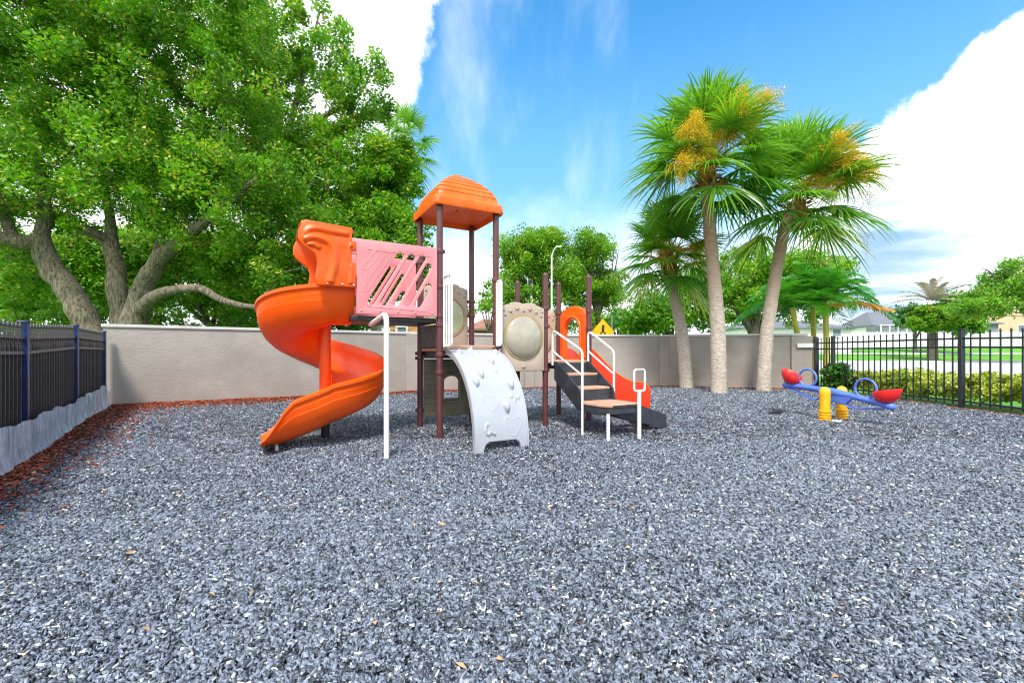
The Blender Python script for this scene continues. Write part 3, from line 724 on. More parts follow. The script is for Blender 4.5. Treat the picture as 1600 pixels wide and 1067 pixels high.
def palm(label, basept, pts, radii, crown, nfr, pet, blade, seed, nsprays, group, drysprays=0, boot_r=.46, sprdir=None, name='cabbage_palm', el0=-55, nseg=42, trunk_m='palm_bark', dry_dir=None, boots=True):
    global rng
    keep_rng = rng; rng = np.random.default_rng(seed)
    root = thing(name, label, 'palm tree', tuple(basept), group)
    mb = MB(); pp = smooth_path(pts, 8); rr = np.interp(np.linspace(0, 1, len(pp)), np.linspace(0, 1, len(radii)), radii)
    mb.tube(pp, [float(r) * (1 + .03 * math.sin(i * 2.3)) for i, r in enumerate(rr)], 20)
    mb.build('trunk', M[trunk_m], root, ang=60)
    cr = np.array(tuple(crown)); b = np.array(tuple(basept))
    out = []
    for k in range(nfr):
        azm = k * 2.39996 + rng.normal(0, .15); f = (k + .5) / nfr
        e = R(el0 + (88 - el0) * f ** .85 + rng.normal(0, 6))
        d = np.array([math.cos(azm) * math.cos(e), math.sin(azm) * math.cos(e), math.sin(e)])
        upv = np.array([-math.cos(azm) * math.sin(e), -math.sin(azm) * math.sin(e), math.cos(e)])
        o = cr + np.array([0, 0, .10 + .6 * f]) + d * .1
        tone = .25 + .55 * f + rng.normal(0, .12)
        fan_leaf(o, d, upv, pet * rng.uniform(.8, 1.15) * (1 - .25 * f), blade * rng.uniform(.88, 1.1), nseg, tone, out, droop=.16 + .34 * (1 - f), acc=.5 if (f < .06 and rng.random() < .5) else 0)
    V, F, T = pack(out); me = raw_mesh('crown', V - b, F, T); me.materials.append(M['palm']); link('crown', me, root)
    if boots:
        out = []
        for k in range(170):
            azm = rng.uniform(0, 6.28); hh = rng.uniform(-.75, .45); r0 = boot_r * (.85 + .35 * rng.random())
            d = np.array([math.cos(azm), math.sin(azm), rng.uniform(-.2, 1.3)]); d /= np.linalg.norm(d)
            o = cr + np.array([math.cos(azm) * r0 * .55, math.sin(azm) * r0 * .55, hh])
            s = np.array([-math.sin(azm), math.cos(azm), 0]); L_ = rng.uniform(.15, .42)
            P = np.array([o, o + d * L_ * .5, o + d * L_ + np.array([0, 0, -.03])])
            strip_quads(P, np.repeat([s], 3, 0), np.array([.13, .08, .02]), rng.random(), rng.random(), out)
        V, F, T = pack(out); me = raw_mesh('leaf_bases', V - b, F, T); me.materials.append(M['boot'])
        link('leaf_bases', me, root)
        MB().lathe(tuple(cr + np.array([0, 0, -.8])), [(.02, 0), (boot_r * .40, .05), (boot_r * .55, .4), (boot_r * .5, .8), (.05, 1.1)], 14).build('bud', M['bud'], root)
    for mt, nn, nm in (('flower', nsprays, 'flower_spray'), ('flower_dry', drysprays, 'dry_flower_spray')):
        for k in range(nn):
            out = []
            lst = sprdir if nm == 'flower_spray' else dry_dir
            if lst: d = np.array(lst[k % len(lst)], float)
            else:
                azm = rng.uniform(0, 6.28); d = np.array([math.cos(azm), math.sin(azm), .5])
            L_ = np.linalg.norm(d) * (1 if lst else 1.7)
            spray(cr.copy(), d, L_, 6500 if mt == 'flower' else 1500, out, .66, .042 if mt == 'flower' else .035)
            V, F, T = pack(out); me = raw_mesh(nm, V - b, F, T); me.materials.append(M[mt]); link(nm, me, root)
    rng = keep_rng
    return root

GP = 'cabbage palms inside the wall'
D1 = 13.7; b1 = Vector((6.32, D1, gz(6.3, D1)))
palm('tallest cabbage palm with straight pale trunk and yellow blossoms, middle of the three', b1,
     [(6.34, D1, b1.z - .1), (6.28, D1, 2.2), (6.12, D1, 4.2), tuple(PX(1106, 318, D1)), tuple(PX(1104, 285, D1))], [.245, .215, .19, .175, .17], PX(1106, 268, D1), 40, 1.3, 1.62, 21, 5, GP, 1,
     sprdir=[(.95, -1.9, 2.6), (.3, -1.8, 2.8), (-1.5, -1.7, 1.5), (-1.2, -1.9, 1.9), (-1.6, -1.7, .5)], dry_dir=[(-2.7, -.4, .1)], el0=-42)
D2 = 14.3; b2 = Vector((8.02, D2, gz(8, D2)))
palm('leaning cabbage palm with trunk tilting right, nearest the end of the wall', b2,
     [(8.02, D2, b2.z - .1), (8.12, D2, 1.8), (8.42, D2, 3.8), tuple(PX(1226, 358, D2)), tuple(PX(1240, 325, D2))], [.225, .20, .18, .17, .165], PX(1246, 318, D2), 38, 1.2, 1.52, 33, 4, GP, 2,
     sprdir=[(.2, -1.9, 2.4), (1.8, -1.2, 1.6), (.6, -1.8, 1.9), (1.2,-1.6,1.8)], dry_dir=[(2.4, -.3, 1.0), (2.1, -.6, -.6)], el0=-42)
D3 = 15.4; b3 = Vector((6.0, D3, gz(6, D3)))
palm('shortest cabbage palm with slim leaning trunk beside the wall, left of the other two', b3,
     [(6.02, D3, b3.z - .1), (5.85, D3, 1.9), (5.6, D3, 3.2), tuple(PX(1050, 440, D3))], [.24, .20, .18, .17], PX(1047, 408, D3), 36, .9, 1.25, 41, 2, GP, 0,
     sprdir=[(.9, -.6, .9), (-.5, -.4, 1.2)], el0=-60)
DF = 21; bF = Vector((-5.6, DF, gz(-5, DF)))
palm('tall fan palm with round fan leaves behind the oaks left of the tower roof', bF,
     [(PX(585, 590, DF).x, DF, bF.z - .1), tuple(PX(592, 470, DF)), tuple(PX(622, 330, DF)), tuple(PX(632, 262, DF))], [.26, .22, .2, .18], PX(632, 240, DF), 30, 1.15, 1.0, 55, 0, None, 0, name='fan_palm', el0=-70, nseg=30)

def pinnate(o, d, L, droop, wid, n, leaf, tone, out, acc=0, up=.35, vee=.35):
    d = d / np.linalg.norm(d); s = np.cross(d, [0, 0, 1.]); s /= np.linalg.norm(s) + 1e-9
    T = np.linspace(0, 1, n); P = o + d[None] * (L * T)[:, None]; P[:, 2] -= droop * L * T ** 2.0
    strip_quads(P, np.repeat([s], n, 0), np.linspace(.07, .01, n) * wid, min(1, tone + .35), acc, out)
    for i in range(2, n):
        tg = P[min(n - 1, i + 1)] - P[i - 1]; tg /= np.linalg.norm(tg)
        prof = math.sin(math.pi * min(1, (T[i] * .9 + .12))) ** .6
        for sg in (-1, 1):
            dd = tg * .65 + s * sg + np.array([0, 0, vee]) + rng.normal(0, .08, 3); dd /= np.linalg.norm(dd)
            ll = leaf * prof * rng.uniform(.85, 1.1); ts = np.array([0, .4, .75, 1.0])
            Q = P[i] + dd[None] * (ll * ts)[:, None]; Q[:, 2] -= .35 * ll * ts ** 2.2
            sd = np.cross(dd, s * sg + np.array([0, 0, 1.])); sd /= np.linalg.norm(sd) + 1e-9
            strip_quads(Q, np.repeat([sd], 4, 0), np.array([.5, 1, .7, .08]) * .05 * wid, np.clip(tone + rng.normal(0, .12), 0, 1), rng.random() * .97 if acc == 0 else acc, out)
# clumping green feather palm outside the wall end
DA = 18.5
ax_, ay_ = PX(1295, 500, DA).x, DA; ab = np.array([ax_, ay_, gz(ax_, ay_)])
aroot = thing('feather_palm', 'bushy bright green feather palm with yellow stems just outside the fence corner', 'palm tree', tuple(ab))
keep_rng = rng; rng = np.random.default_rng(77)
mb = MB(); out = []; oo = []
heads = [(1290, 472, 18.5), (1238, 480, 18.8), (1270, 458, 19.2)]
for (hxp, hyp, hd) in heads:
    h = PX(hxp, hyp, hd); mb.tube(smooth_path([(ax_ + (h.x - ax_) * .4, hd, ab[2] - .1), (ax_ + (h.x - ax_) * .7, hd, 1.2), tuple(h)], 6), [.13] * 6 + [.1] * 7, 12)
    for k in range(20):
        azm = k * 2.39996 + hd; f = (k + .5) / 20; e = R(18 + 62 * f)
        d = np.array([math.cos(azm) * math.cos(e), math.sin(azm) * math.cos(e), math.sin(e)])
        pinnate(np.array(tuple(h)), d, rng.uniform(2.1, 2.9), .50 + .25 * (1 - f), .85, 44, .70, .25 + .5 * f + rng.normal(0, .1), out)
h = np.array(tuple(PX(1290, 478, 18.2)))
pinnate(h, np.array([.95, -.3, .32]), 2.5, .42, 1.0, 44, .55, .6, oo, up=.2, vee=-.3)
mb.build('stem', M['palm_green'], aroot)
V, F, T = pack(out); me = raw_mesh('crown', V - ab, F, T); me.materials.append(M['palm_feather']); link('crown', me, aroot)
V, F, T = pack(oo); me = raw_mesh('dying_frond', V - ab, F, T); me.materials.append(M['palm_orange']); tag(link('dying_frond', me, aroot), 'orange dying frond')
# silvery dead date palm across the street
DS = 50
sx_, sy_ = PX(1457, 500, DS).x, DS; sb = np.array([sx_, sy_, gz(sx_, sy_)])
sroot = thing('date_palm', 'date palm with silvery dead fronds fanned above a green skirt, across the street', 'palm tree', tuple(sb))
out = []; og = []; h = np.array(tuple(PX(1457, 470, DS)))
for k in range(22):
    azm = k * 2.39996; f = (k + .5) / 22; e = R(15 + 62 * f)
    d = np.array([math.cos(azm) * math.cos(e), math.sin(azm) * math.cos(e), math.sin(e)])
    pinnate(h, d, rng.uniform(4.0, 5.2), .42, 2.4, 24, .55, .6 + rng.normal(0, .15), out, vee=.2)
cen = ell(tuple(h - np.array([0, 0, 1.9])), (2.15, 2.1, 1.5), 110, .5)
V2, F2, T2 = cluster_leaves(cen, rng.uniform(.4, .7, 110), 130, .5, .2)
V, F, T = pack(out); me = raw_mesh('dead_fronds', V - sb, F, T); me.materials.append(M['palm_silver']); link('dead_fronds', me, sroot)
me = raw_mesh('green_skirt', V2 - sb, F2, T2); me.materials.append(M['leaf_light']); link('green_skirt', me, sroot)
MB().tube([tuple(sb), (sx_, sy_, h[2] - 2.2)], [.5, .42], 14).build('trunk', M['bark2'], sroot)
# small green feather palms seen over the wall
for (px, py, dd_, lab) in ((985, 502, 34, 'small bright feather palm behind the wall right of the yellow sign'), (812, 505, 30, 'small feather palm behind the wall under the round crowned tree')):
    h = np.array(tuple(PX(px, py, dd_))); bb = np.array([h[0], h[1], gz(h[0], h[1])]); out = []
    rt = thing('feather_palm', lab, 'palm tree', tuple(bb))
    for k in range(15):
        azm = k * 2.39996; f = (k + .5) / 15; e = R(10 + 60 * f); d = np.array([math.cos(azm) * math.cos(e), math.sin(azm) * math.cos(e), math.sin(e)])
        pinnate(h, d, rng.uniform(1.6, 2.2), .5, 2.0, 18, .6, .3 + .5 * f, out)
    V, F, T = pack(out); me = raw_mesh('crown', V - bb, F, T); me.materials.append(M['palm_feather']); link('crown', me, rt)
    MB().tube([tuple(bb), tuple(h)], .12, 10).build('trunk', M['bark2'], rt)
rng = keep_rng

# ------------------------------------------------------------------ boundary wall
WH = 1.80
wroot = thing('boundary_wall', 'long taupe stucco boundary wall with white cap and square pilasters behind the playground', 'wall', (0, 15.2, 0))
def wall_pt(i): return Vector((WALL[i][0], WALL[i][1], 0))
mb = MB(); cap = MB(); T_ = .20
for i in range(len(WALL) - 1):
    a, b_ = wall_pt(i), wall_pt(i + 1); d = (b_ - a).normalized(); nrm = Vector((-d.y, d.x, 0)); L_ = (b_ - a).length
    N_ = 6
    mid = a.lerp(b_, .5) + nrm * (T_ / 2)
    z0 = -.3; zt = WH + .10
    mb.box((mid.x, mid.y, (z0 + zt) / 2), (L_, T_, zt - z0), (d, nrm, Vector((0, 0, 1))))
    cap.box((mid.x, mid.y, zt + .035), (L_ + .05, T_ + .07, .07), (d, nrm, Vector((0, 0, 1))))
mb.build('wall_body', M['stucco'], wroot, origin=(0, 15.2, 0)); cap.build('wall_cap', M['cap'], wroot, bevel=.008, origin=(0, 15.2, 0))
def pil(px, w_=.36, wmul=1):
    # find wall point in that direction
    best = None
    for i in range(len(WALL) - 1):
        a, b_ = wall_pt(i), wall_pt(i + 1)
        for t in np.linspace(0, 1, 400):
            p = a.lerp(b_, t); e = abs(p.x / p.y * 700 + 800 - px)
            if best is None or e < best[0]: best = (e, p, (b_ - a).normalized())
    _, p, d = best; nrm = Vector((-d.y, d.x, 0)); c = p + nrm * (.02 if w_ < .5 else .05)
    o = MB().box((c.x, c.y, .77), (w_, .20 if w_ < .5 else .26, 2.22), (d, nrm, Vector((0, 0, 1)))).build('pilaster', M['stucco'], wroot, bevel=.012, origin=(c.x, c.y, 0))
    return o
for px in (430 * 0 + 643, 826, 1037): pil(px)
pil(1252, .62)

# ------------------------------------------------------------------ right fence
def fence(name, label, A, B, npan, htop, mats, arch, root_loc, skip_first=False, zoff=0):
    root = thing(name, label, 'fence', root_loc); A = Vector(A + (0,)); B = Vector(B + (0,)); d = (B - A).normalized(); L_ = (B - A).length; nrm = Vector((-d.y, d.x, 0)); Z = Vector((0, 0, 1))
    pl = L_ / npan; rl = Vector(root_loc)
    def zb(p): return gz(p.x, p.y)
    pmesh = MB().box((0, 0, htop / 2), (.09, .09, htop + .02), (d, nrm, Z)).box((0, 0, htop + .025), (.105, .105, .03), (d, nrm, Z))
    po = pmesh.build('post', M[mats[0]], root, bevel=.006)
    kme = MB().box((0, 0, htop / 2 + .01), (.022, .022, htop - .10), (d, nrm, Z)).tube([(0, 0, htop - .05), (0, 0, htop - .035), (0, 0, htop - .01), (0, 0, htop + .02)], [.012, .022, .018, .002], 8).build('picket', M[mats[1]], root)
    first = True; firstk = True
    for i in range(npan + 1):
        p = A + d * pl * i
        o = po if first else po.copy()
        if not first: COL.objects.link(o); o.parent = root
        first = False; o.location = Vector((p.x, p.y, zb(p))) - rl
        if i == npan: break
        for k in range(19):
            q = p + d * pl * (k + 1) / 20
            o = kme if firstk else kme.copy()
            if not firstk: COL.objects.link(o); o.parent = root
            firstk = False; o.location = Vector((q.x, q.y, zb(q))) - rl
        q = p + d * pl; za, zc = zb(p), zb(q)
        for hz in (htop - .17, htop - .36, .14):
            dd = (Vector((q.x, q.y, zc)) - Vector((p.x, p.y, za))).normalized()
            c = (p + q) / 2; MB().box((c.x, c.y, (za + zc) / 2 + hz), (pl - .09, .036, .042), (dd, nrm, dd.cross(nrm) * 1)).build('rail', M[mats[2]], root, bevel=.003, origin=(c.x, c.y, (za + zc) / 2))
    return root
fr_ = fence('picket_fence', 'black metal picket fence with spear tips on the right, hedge behind it', (10.0, 13.95), (10.0, 2.0), 3, 1.70, ('fence', 'fence', 'fence'), 0, (10.0, 9.0, .1))
# short closing panel to the wall
p0 = Vector((9.98, 14.72, 0))
o = [c for c in fr_.children if c.name.startswith('post')][0].copy(); COL.objects.link(o); o.parent = fr_; o.location = Vector((9.98, 14.72, .1)) - Vector((10, 9, .1))
for k in range(1, 6):
    o = [c for c in fr_.children if c.name.startswith('picket')][0].copy(); COL.objects.link(o); o.parent = fr_; o.location = Vector((9.98, 14.72 - .128 * k, .1)) - Vector((10, 9, .1))
for hz in (1.53, 1.34, .14):
    MB().box((9.985, 14.335, .1 + hz), (.036, .68, .042)).build('rail', M['fence'], fr_, origin=(9.985, 14.335, .1))
MB().box((9.72, 14.86, 1.56), (.46, .05, .14), (Vector((.95, -.31, 0)).normalized(), Vector((.31, .95, 0)).normalized(), Vector((0, 0, 1)))).build('bracket', M['white_paint'], fr_, bevel=.005, origin=(9.72, 14.86, 1.5))

# left fence
LA = Vector((fence_x(10.05), 10.05)); LB = Vector((fence_x(1.2), 1.2))
fl_ = fence('picket_fence', 'navy metal picket fence on the left with a torn white fabric strip along its foot', (LA.x, LA.y), (LB.x, LB.y), 4, 1.66, ('fence_blue', 'picket_dark', 'rail_grey'), 0, (-7.0, 6.9, 0))
# dark privacy screen behind the pickets
d = Vector((LB.x - LA.x, LB.y - LA.y, 0)).normalized(); nrm = Vector((-d.y, d.x, 0))
if nrm.x > 0: nrm = -nrm
def screen_mat():
    m, t, b, out = new_mat('navy_screen')
    tc = t.n('ShaderNodeTexCoord').outputs['Object']; sx = t.n('ShaderNodeSeparateXYZ'); t.l(tc, sx.inputs[0])
    c = t.mix(t.ss(t.noise(tc, 3, 6, .7), .4, .65), (.003, .003, .005), (.006, .012, .035))
    t.l(c, b.inputs['Base Color']); b.inputs['Roughness'].default_value = .7
    return m
M['screen'] = screen_mat()
mb = MB(); nn = 60; Lf = (LB - LA).length; vs = []; fs = []
for i in range(nn + 1):
    p = Vector((LA.x, LA.y, 0)) + d * (Lf * i / nn) + nrm * (.07 + .012 * math.sin(i * 1.3))
    for z in (.0, .5, 1.0, 1.50): vs.append((p.x, p.y, gz(p.x, p.y) + z))
for i in range(nn):
    for j in range(3): fs.append((i * 4 + j, (i + 1) * 4 + j, (i + 1) * 4 + j + 1, i * 4 + j + 1))
mb.add(vs, fs); so = mb.build('privacy_screen', M['screen'], origin=(-7, 6.9, 0)); tag(so, 'dark fabric privacy screen stretched behind the left picket fence', 'screen')
md = so.modifiers.new('solid', 'SOLIDIFY'); md.thickness = .006
# white silt fabric at the foot
def fabric_mat():
    m, t, b, out = new_mat('white_woven_fabric')
    tc = t.n('ShaderNodeTexCoord').outputs['Object']
    c = t.mix(t.ss(t.noise(t.scale(tc, (4, 4, .5)), 5, 6, .7), .35, .65), (.38, .47, .56), (.74, .80, .86))
    c = t.mix(t.ss(t.noise(t.scale(tc, (1, 1, 8)), 14, 4, .6), .5, .7, 0, .4), c, (.25, .27, .3))
    t.l(c, b.inputs['Base Color']); b.inputs['Roughness'].default_value = .6
    tr = t.n('ShaderNodeBsdfTransparent'); mx = t.n('ShaderNodeMixShader')
    t.l(t.ss(t.noise(t.scale(tc, (2, 2, .7)), 4, 6, .7), .35, .7, .58, .95), mx.inputs[0]); t.l(tr.outputs[0], mx.inputs[1]); t.l(b.outputs[0], mx.inputs[2]); t.l(mx.outputs[0], out.inputs[0])
    bp = t.n('ShaderNodeBump'); bp.inputs['Distance'].default_value = .01; t.l(t.noise(t.scale(tc, (1, 1, .25)), 30, 4), bp.inputs['Height']); t.l(bp.outputs[0], b.inputs['Normal'])
    return m
M['fabric'] = fabric_mat()
vs = []; fs = []; nn = 260; nz = 12; rr = random.Random(3)
for i in range(nn + 1):
    s = Lf * i / nn; p0 = Vector((LA.x, LA.y, 0)) + d * s
    h = .47 + .04 * math.sin(s * 1.3 + .5) + .02 * math.sin(s * 3.1)
    if s < .25: h = .30 + .5 * s
    for j in range(nz + 1):
        t = j / nz; z = h * t
        wv = .016 * math.sin(s * 9 + 2 * t + math.sin(s * 3)) + .008 * math.sin(s * 29 + 4 * t) * (.4 + t * .6) + .012 * math.sin(s * 61 + 3 * math.sin(s * 7)) 
        off = -(.05 + .06 + wv * .7) - .10 * max(0, .3 - t)
        p = p0 + nrm * off; vs.append((p.x, p.y, gz(p.x, p.y) + z - .01 + .015 * math.sin(s * 9) * t))
for i in range(nn):
    for j in range(nz): a = i * (nz + 1) + j; fs.append((a, a + nz + 1, a + nz + 2, a + 1))
fo = MB().add(vs, fs).build('fabric_strip', M['fabric'], origin=(-7, 6.9, 0), ang=80); tag(fo, 'translucent white woven fabric strip wrinkled along the foot of the left fence', 'fabric')

# ------------------------------------------------------------------ fallen leaves
def litter(name, label, X, Y, mat, L, W):
    n = len(X); C = np.stack([X, Y, g(X, Y) + relief(X, Y) + rng.uniform(.010, .026, n)], 1)
    a = rng.uniform(0, 6.28, n); dx = np.stack([np.cos(a), np.sin(a), rng.normal(0, .22, n)], 1); sx = np.stack([-np.sin(a), np.cos(a), rng.normal(0, .3, n)], 1)
    L = rng.uniform(.6, 1.3, n)[:, None] * L; W = rng.uniform(.6, 1.3, n)[:, None] * W
    V = np.stack([C - dx * L / 2, C + sx * W / 2 + [0, 0, .008], C + dx * L / 2, C - sx * W / 2 + [0, 0, .008]], 1).reshape(-1, 3)
    T = np.repeat(np.stack([rng.random(n), rng.random(n)], 1), 4, 0)
    me = raw_mesh(name, V, np.arange(4 * n).reshape(-1, 4), T); me.materials.append(M[mat]); return tag(link(name, me), label, kind='stuff')
n = 20000; X = -9.25 + 8.75 * rng.random(n) ** 1.35; Y = wall_y(X) - .04 - rng.exponential(.42, n) * np.interp(X, [-9, -5, -1], [1.7, 1.2, .35]); k = in_yard(X, Y)
n2 = 9000; Y2 = rng.uniform(2.5, 10, n2); X2 = fence_x(Y2) + .12 + rng.exponential(.16, n2) * np.interp(Y2, [3, 9], [.8, 2])
n3 = 3500; X3 = rng.uniform(-.5, 9.8, n3); Y3 = wall_y(X3) - .04 - rng.exponential(.2, n3)
n4 = 700; Y4 = rng.uniform(3, 13.8, n4); X4 = 9.92 - rng.exponential(.10, n4)
litter('fallen_leaves', 'reddish brown fallen leaves drifted along the wall and the fences', np.concatenate([X[k], X2, X3, X4]), np.concatenate([Y[k], Y2, Y3, Y4]), 'litter', .055, .026)
n = 300; Y = rng.uniform(1.2, 14, n); X = rng.uniform(-1.15, 1.15, n) * Y; k = in_yard(X, Y)
litter('scattered_leaves', 'pale dry leaves and bits scattered thinly over the rubber chips', X[k], Y[k], 'litter_pale', .05, .022)

# ------------------------------------------------------------------ play structure
Zu = Vector((0, 0, 1))
S0 = Vector((-1.065, 6.6, 0))                      # front left tower post
vv = Vector((.872, .489, 0)).normalized(); uu = Vector((-.489, .872, 0)).normalized()
SD = .93
def Q(a, b, z=0): return S0 + vv * (a * SD) + uu * (b * SD) + Zu * z   # a along the row, b to the back, in bays
def W3(p): return (p.x, p.y, p.z)
play = thing('playground_structure', 'playground climbing structure with orange spiral slide, roofed tower, white climber and dark steps', 'play structure', W3(S0 + vv * .9))
AX = (vv, uu, Zu)
# posts
post_spec = [((0, 0), 3.50, (1.02, 1.28, 1.72, 1.85, 2.28, 2.80), ), ((0, 1), 3.50, (.36, 1.22, 1.30, 1.85, 2.8)), ((1, 0), 3.50, (1.28, 1.40, 1.95, 2.45)), ((1, 1), 3.50, (1.28, 1.95, 2.2)),
             ((2, 0), 2.62, (1.02, 1.75, 2.05)), ((3, 0), 2.66, (1.02, 1.75, 2.05)), ((2, 1), 2.62, (1.05, 2.0)), ((3, 1), 2.66, (1.05, 2.08))]
for (a, b), h, cl in post_spec:
    p = Q(a, b); z0 = gz(p.x, p.y) - .08
    mb = MB(); mb.cyl((p.x, p.y, z0), h - z0 - .03, .047, 22)
    mb.lathe((p.x, p.y, 0), [(.047, h - .03), (.049, h - .028), (.047, h + .0), (.038, h + .018), (.02, h + .028), (.001, h + .03)], 22)
    po = mb.build('post', M['post'], play, origin=W3(p))
    for c in cl:
        cb = MB().lathe((p.x, p.y, c), [(.047, -.03), (.058, -.028), (.060, -.02), (.060, .02), (.058, .028), (.047, .03)], 22)
        e = vv if b == 0 else -vv
        cb.box(W3(p + e * .068 + Zu * c), (.03, .024, .05), AX)
        cb.build('collar', M['post'], po, origin=(p.x, p.y, c))
# decks
def deck(a0, a1, b0, b1, z, name='deck', t=.05):
    c = Q((a0 + a1) / 2, (b0 + b1) / 2, z - t / 2)
    o = MB().box(W3(c), ((a1 - a0) * SD - .015, (b1 - b0) * SD - .015, t), AX).build(name, M['deck'], play, bevel=.012, origin=W3(c))
    c2 = c - Zu * (t / 2 + .045)
    MB().box(W3(c2), ((a1 - a0) * SD - .10, (b1 - b0) * SD - .10, .09), AX).build('deck_frame', M['dark'], o, origin=W3(c2))
deck(0, 1, 0, 1, 1.38); deck(1.02, 2, 0, 1, 1.19); deck(2.02, 3, 0, 1, 1.18)
A1 = -1.34
c = Q(A1 / 2 - .02, .5, 1.775)
o = MB().box(W3(c), (-A1 * SD - .05, SD - .03, .07), AX).build('deck', M['dark'], play, bevel=.01, origin=W3(c)); o['label'] = 'dark high deck leading to the spiral slide'
# riser steps between tower deck and high deck
c = Q(.0, .5, 1.56); MB().box(W3(c), (.03, SD - .1, .34), AX).build('riser_panel', M['charcoal'], play, bevel=.006, origin=W3(c))
c = Q(.13, .5, 1.585); MB().box(W3(c), (.22, SD - .12, .04), AX).build('step', M['deck'], play, bevel=.008, origin=W3(c))
c = Q(.02, 1.0, 1.50); MB().box(W3(c + vv * .14), (.24, .025, .52), AX).build('side_board', M['charcoal'], play, bevel=.006, origin=W3(c))
c = Q(.0, .99, 1.24); MB().box(W3(c + vv * .46), (SD - .1, .06, .05), AX).build('ledge', M['white_plastic'], play, bevel=.012, origin=W3(c + vv * .46))

# roof: curved hip with ribs
rc = Q(.5, .5, 0); HW = .565
def sq(n, w_, rad):
    pts = []
    for k in range(4 * n):
        s = k // n; t = (k % n) / n * 2 - 1
        q = {0: (t, -1), 1: (1, t), 2: (-t, 1), 3: (-1, -t)}[s]
        x_, y_ = q[0] * w_, q[1] * w_
        # rounded corners
        ax_, ay_ = abs(x_) - (w_ - rad), abs(y_) - (w_ - rad)
        if ax_ > 0 and ay_ > 0:
            l = math.hypot(ax_, ay_); ax_, ay_ = ax_ / l * rad * min(1, l / rad), ay_ / l * rad * min(1, l / rad)
            x_, y_ = math.copysign(w_ - rad + ax_, x_), math.copysign(w_ - rad + ay_, y_)
        pts.append((x_, y_))
    return pts
mb = MB(); rings = []; NR = 16
prof = [(HW, 3.47), (HW + .012, 3.50), (HW, 3.60), (HW - .03, 3.625)]
nrib = 7
for i in range(1, 60):
    t = i / 60; w_ = (HW - .05) * (1 - t ** 1.8) ** .86 if t < 1 else 0
    z = 3.63 + .535 * t
    ph = (t * nrib) % 1.0; rib = .012 if ph < .16 else 0
    prof.append((max(.05, w_ + (0 if t < .06 or t > .93 else -rib)), z))
prof += [(.03, 4.170), (.001, 4.171)]
vs = []
for w_, z in prof:
    for (x_, y_) in sq(NR, w_, w_ * .16): vs.append(W3(rc + vv * x_ + uu * y_ + Zu * z))
n4 = 4 * NR
fs = [(i * n4 + k, i * n4 + (k + 1) % n4, (i + 1) * n4 + (k + 1) % n4, (i + 1) * n4 + k) for i in range(len(prof) - 1) for k in range(n4)]
mb.add(vs, fs)
# underside
vs = []
for w_, z in ((HW, 3.47), (HW - .02, 3.475), (HW - .03, 3.53), (.02, 3.60)):
    for (x_, y_) in sq(NR, w_, w_ * .16): vs.append(W3(rc + vv * x_ + uu * y_ + Zu * z))
fs = [((i + 1) * n4 + k, (i + 1) * n4 + (k + 1) % n4, i * n4 + (k + 1) % n4, i * n4 + k) for i in range(3) for k in range(n4)]
mb.add(vs, fs); mb.build('roof', M['roof'], play, origin=W3(rc + Zu * 3.5), ang=30)

# pink slotted panels
PN0 = Q(A1, -.045, 1.83); PLn = -A1 * SD - .06; PH = 1.0
def cvt(px, py):
    t = (px - 600) / 730; top = 215 + (px - 600) * .137; bot = 870 + (px - 600) * .05
    return t * PLn, (bot - py) / (bot - top) * PH
def slot(x0, y0, x1, y1, r=.045):
    a = cvt(x0, y0); b = cvt(x1, y1); return stadium(a[0], a[1], b[0], b[1], r)
open_slots = [slot(1000, 372, 752, 772), slot(1100, 387, 857, 777), slot(1196, 400, 960, 782), slot(1250, 474, 1062, 788), slot(1250, 645, 1158, 795)]
outer = [(0, 0), (PLn, 0), (PLn, PH), (0, PH), (0, .74), (-.075, .74), (-.075, .60), (0, .60)][:4] + [(0, PH * .80), (.055, PH * .80), (.055, PH * .66), (0, PH * .66), (0, PH * .50), (.055, PH * .50), (.055, PH * .30), (0.055, 0)]
outer = [(.055, 0), (PLn, 0), (PLn, PH), (.0, PH), (.0, PH * .79), (.06, PH * .79), (.06, PH * .65), (0, PH * .65), (0, PH * .50), (.06, PH * .50)]
for side, boff in (('near', -.045), ('far', 1.045)):
    O_ = Q(A1, boff, 1.83)
    hol = open_slots if boff < 0 else [[(a - .085, b) for a, b in lp_] for lp_ in open_slots]
    pp = plate('slotted_panel', outer, hol, .045, .008, M['pink'], play, W3(O_), vv, Zu)
    sgn = -1 if boff < 0 else 1
    off = uu * (sgn * .0225)
    # raised rims round the slots, the two blind slots and the border
    mb = MB()
    for loop in [slot(800, 350, 705, 470, .036), slot(900, 365, 705, 662, .036)]:
        pts = [O_ + vv * a + Zu * b + off for a, b in loop]; mb.tube(pts + [pts[0]], .005, 6, False)
    bord = [(.20, .10), (PLn - .07, .06), (PLn - .07, PH - .14), (.19, PH - .13)]
    pts = fillet([O_ + vv * a + Zu * b + off for a, b in bord + bord[:2]], .04); mb.tube(pts, .005, 6, False)
    mb.build('rim', M['pink'], pp, origin=W3(O_))
    for k in range(5):
        c = O_ + vv * (.12 + k * (PLn - .2) / 4) + Zu * .045 + off
        MB().lathe(W3(c), [(.016, 0), (.016, .006), (.008, .012), (.0005, .013)], 12, (vv, Zu, uu * sgn)).build('bolt', M['pink'], pp, origin=W3(c))

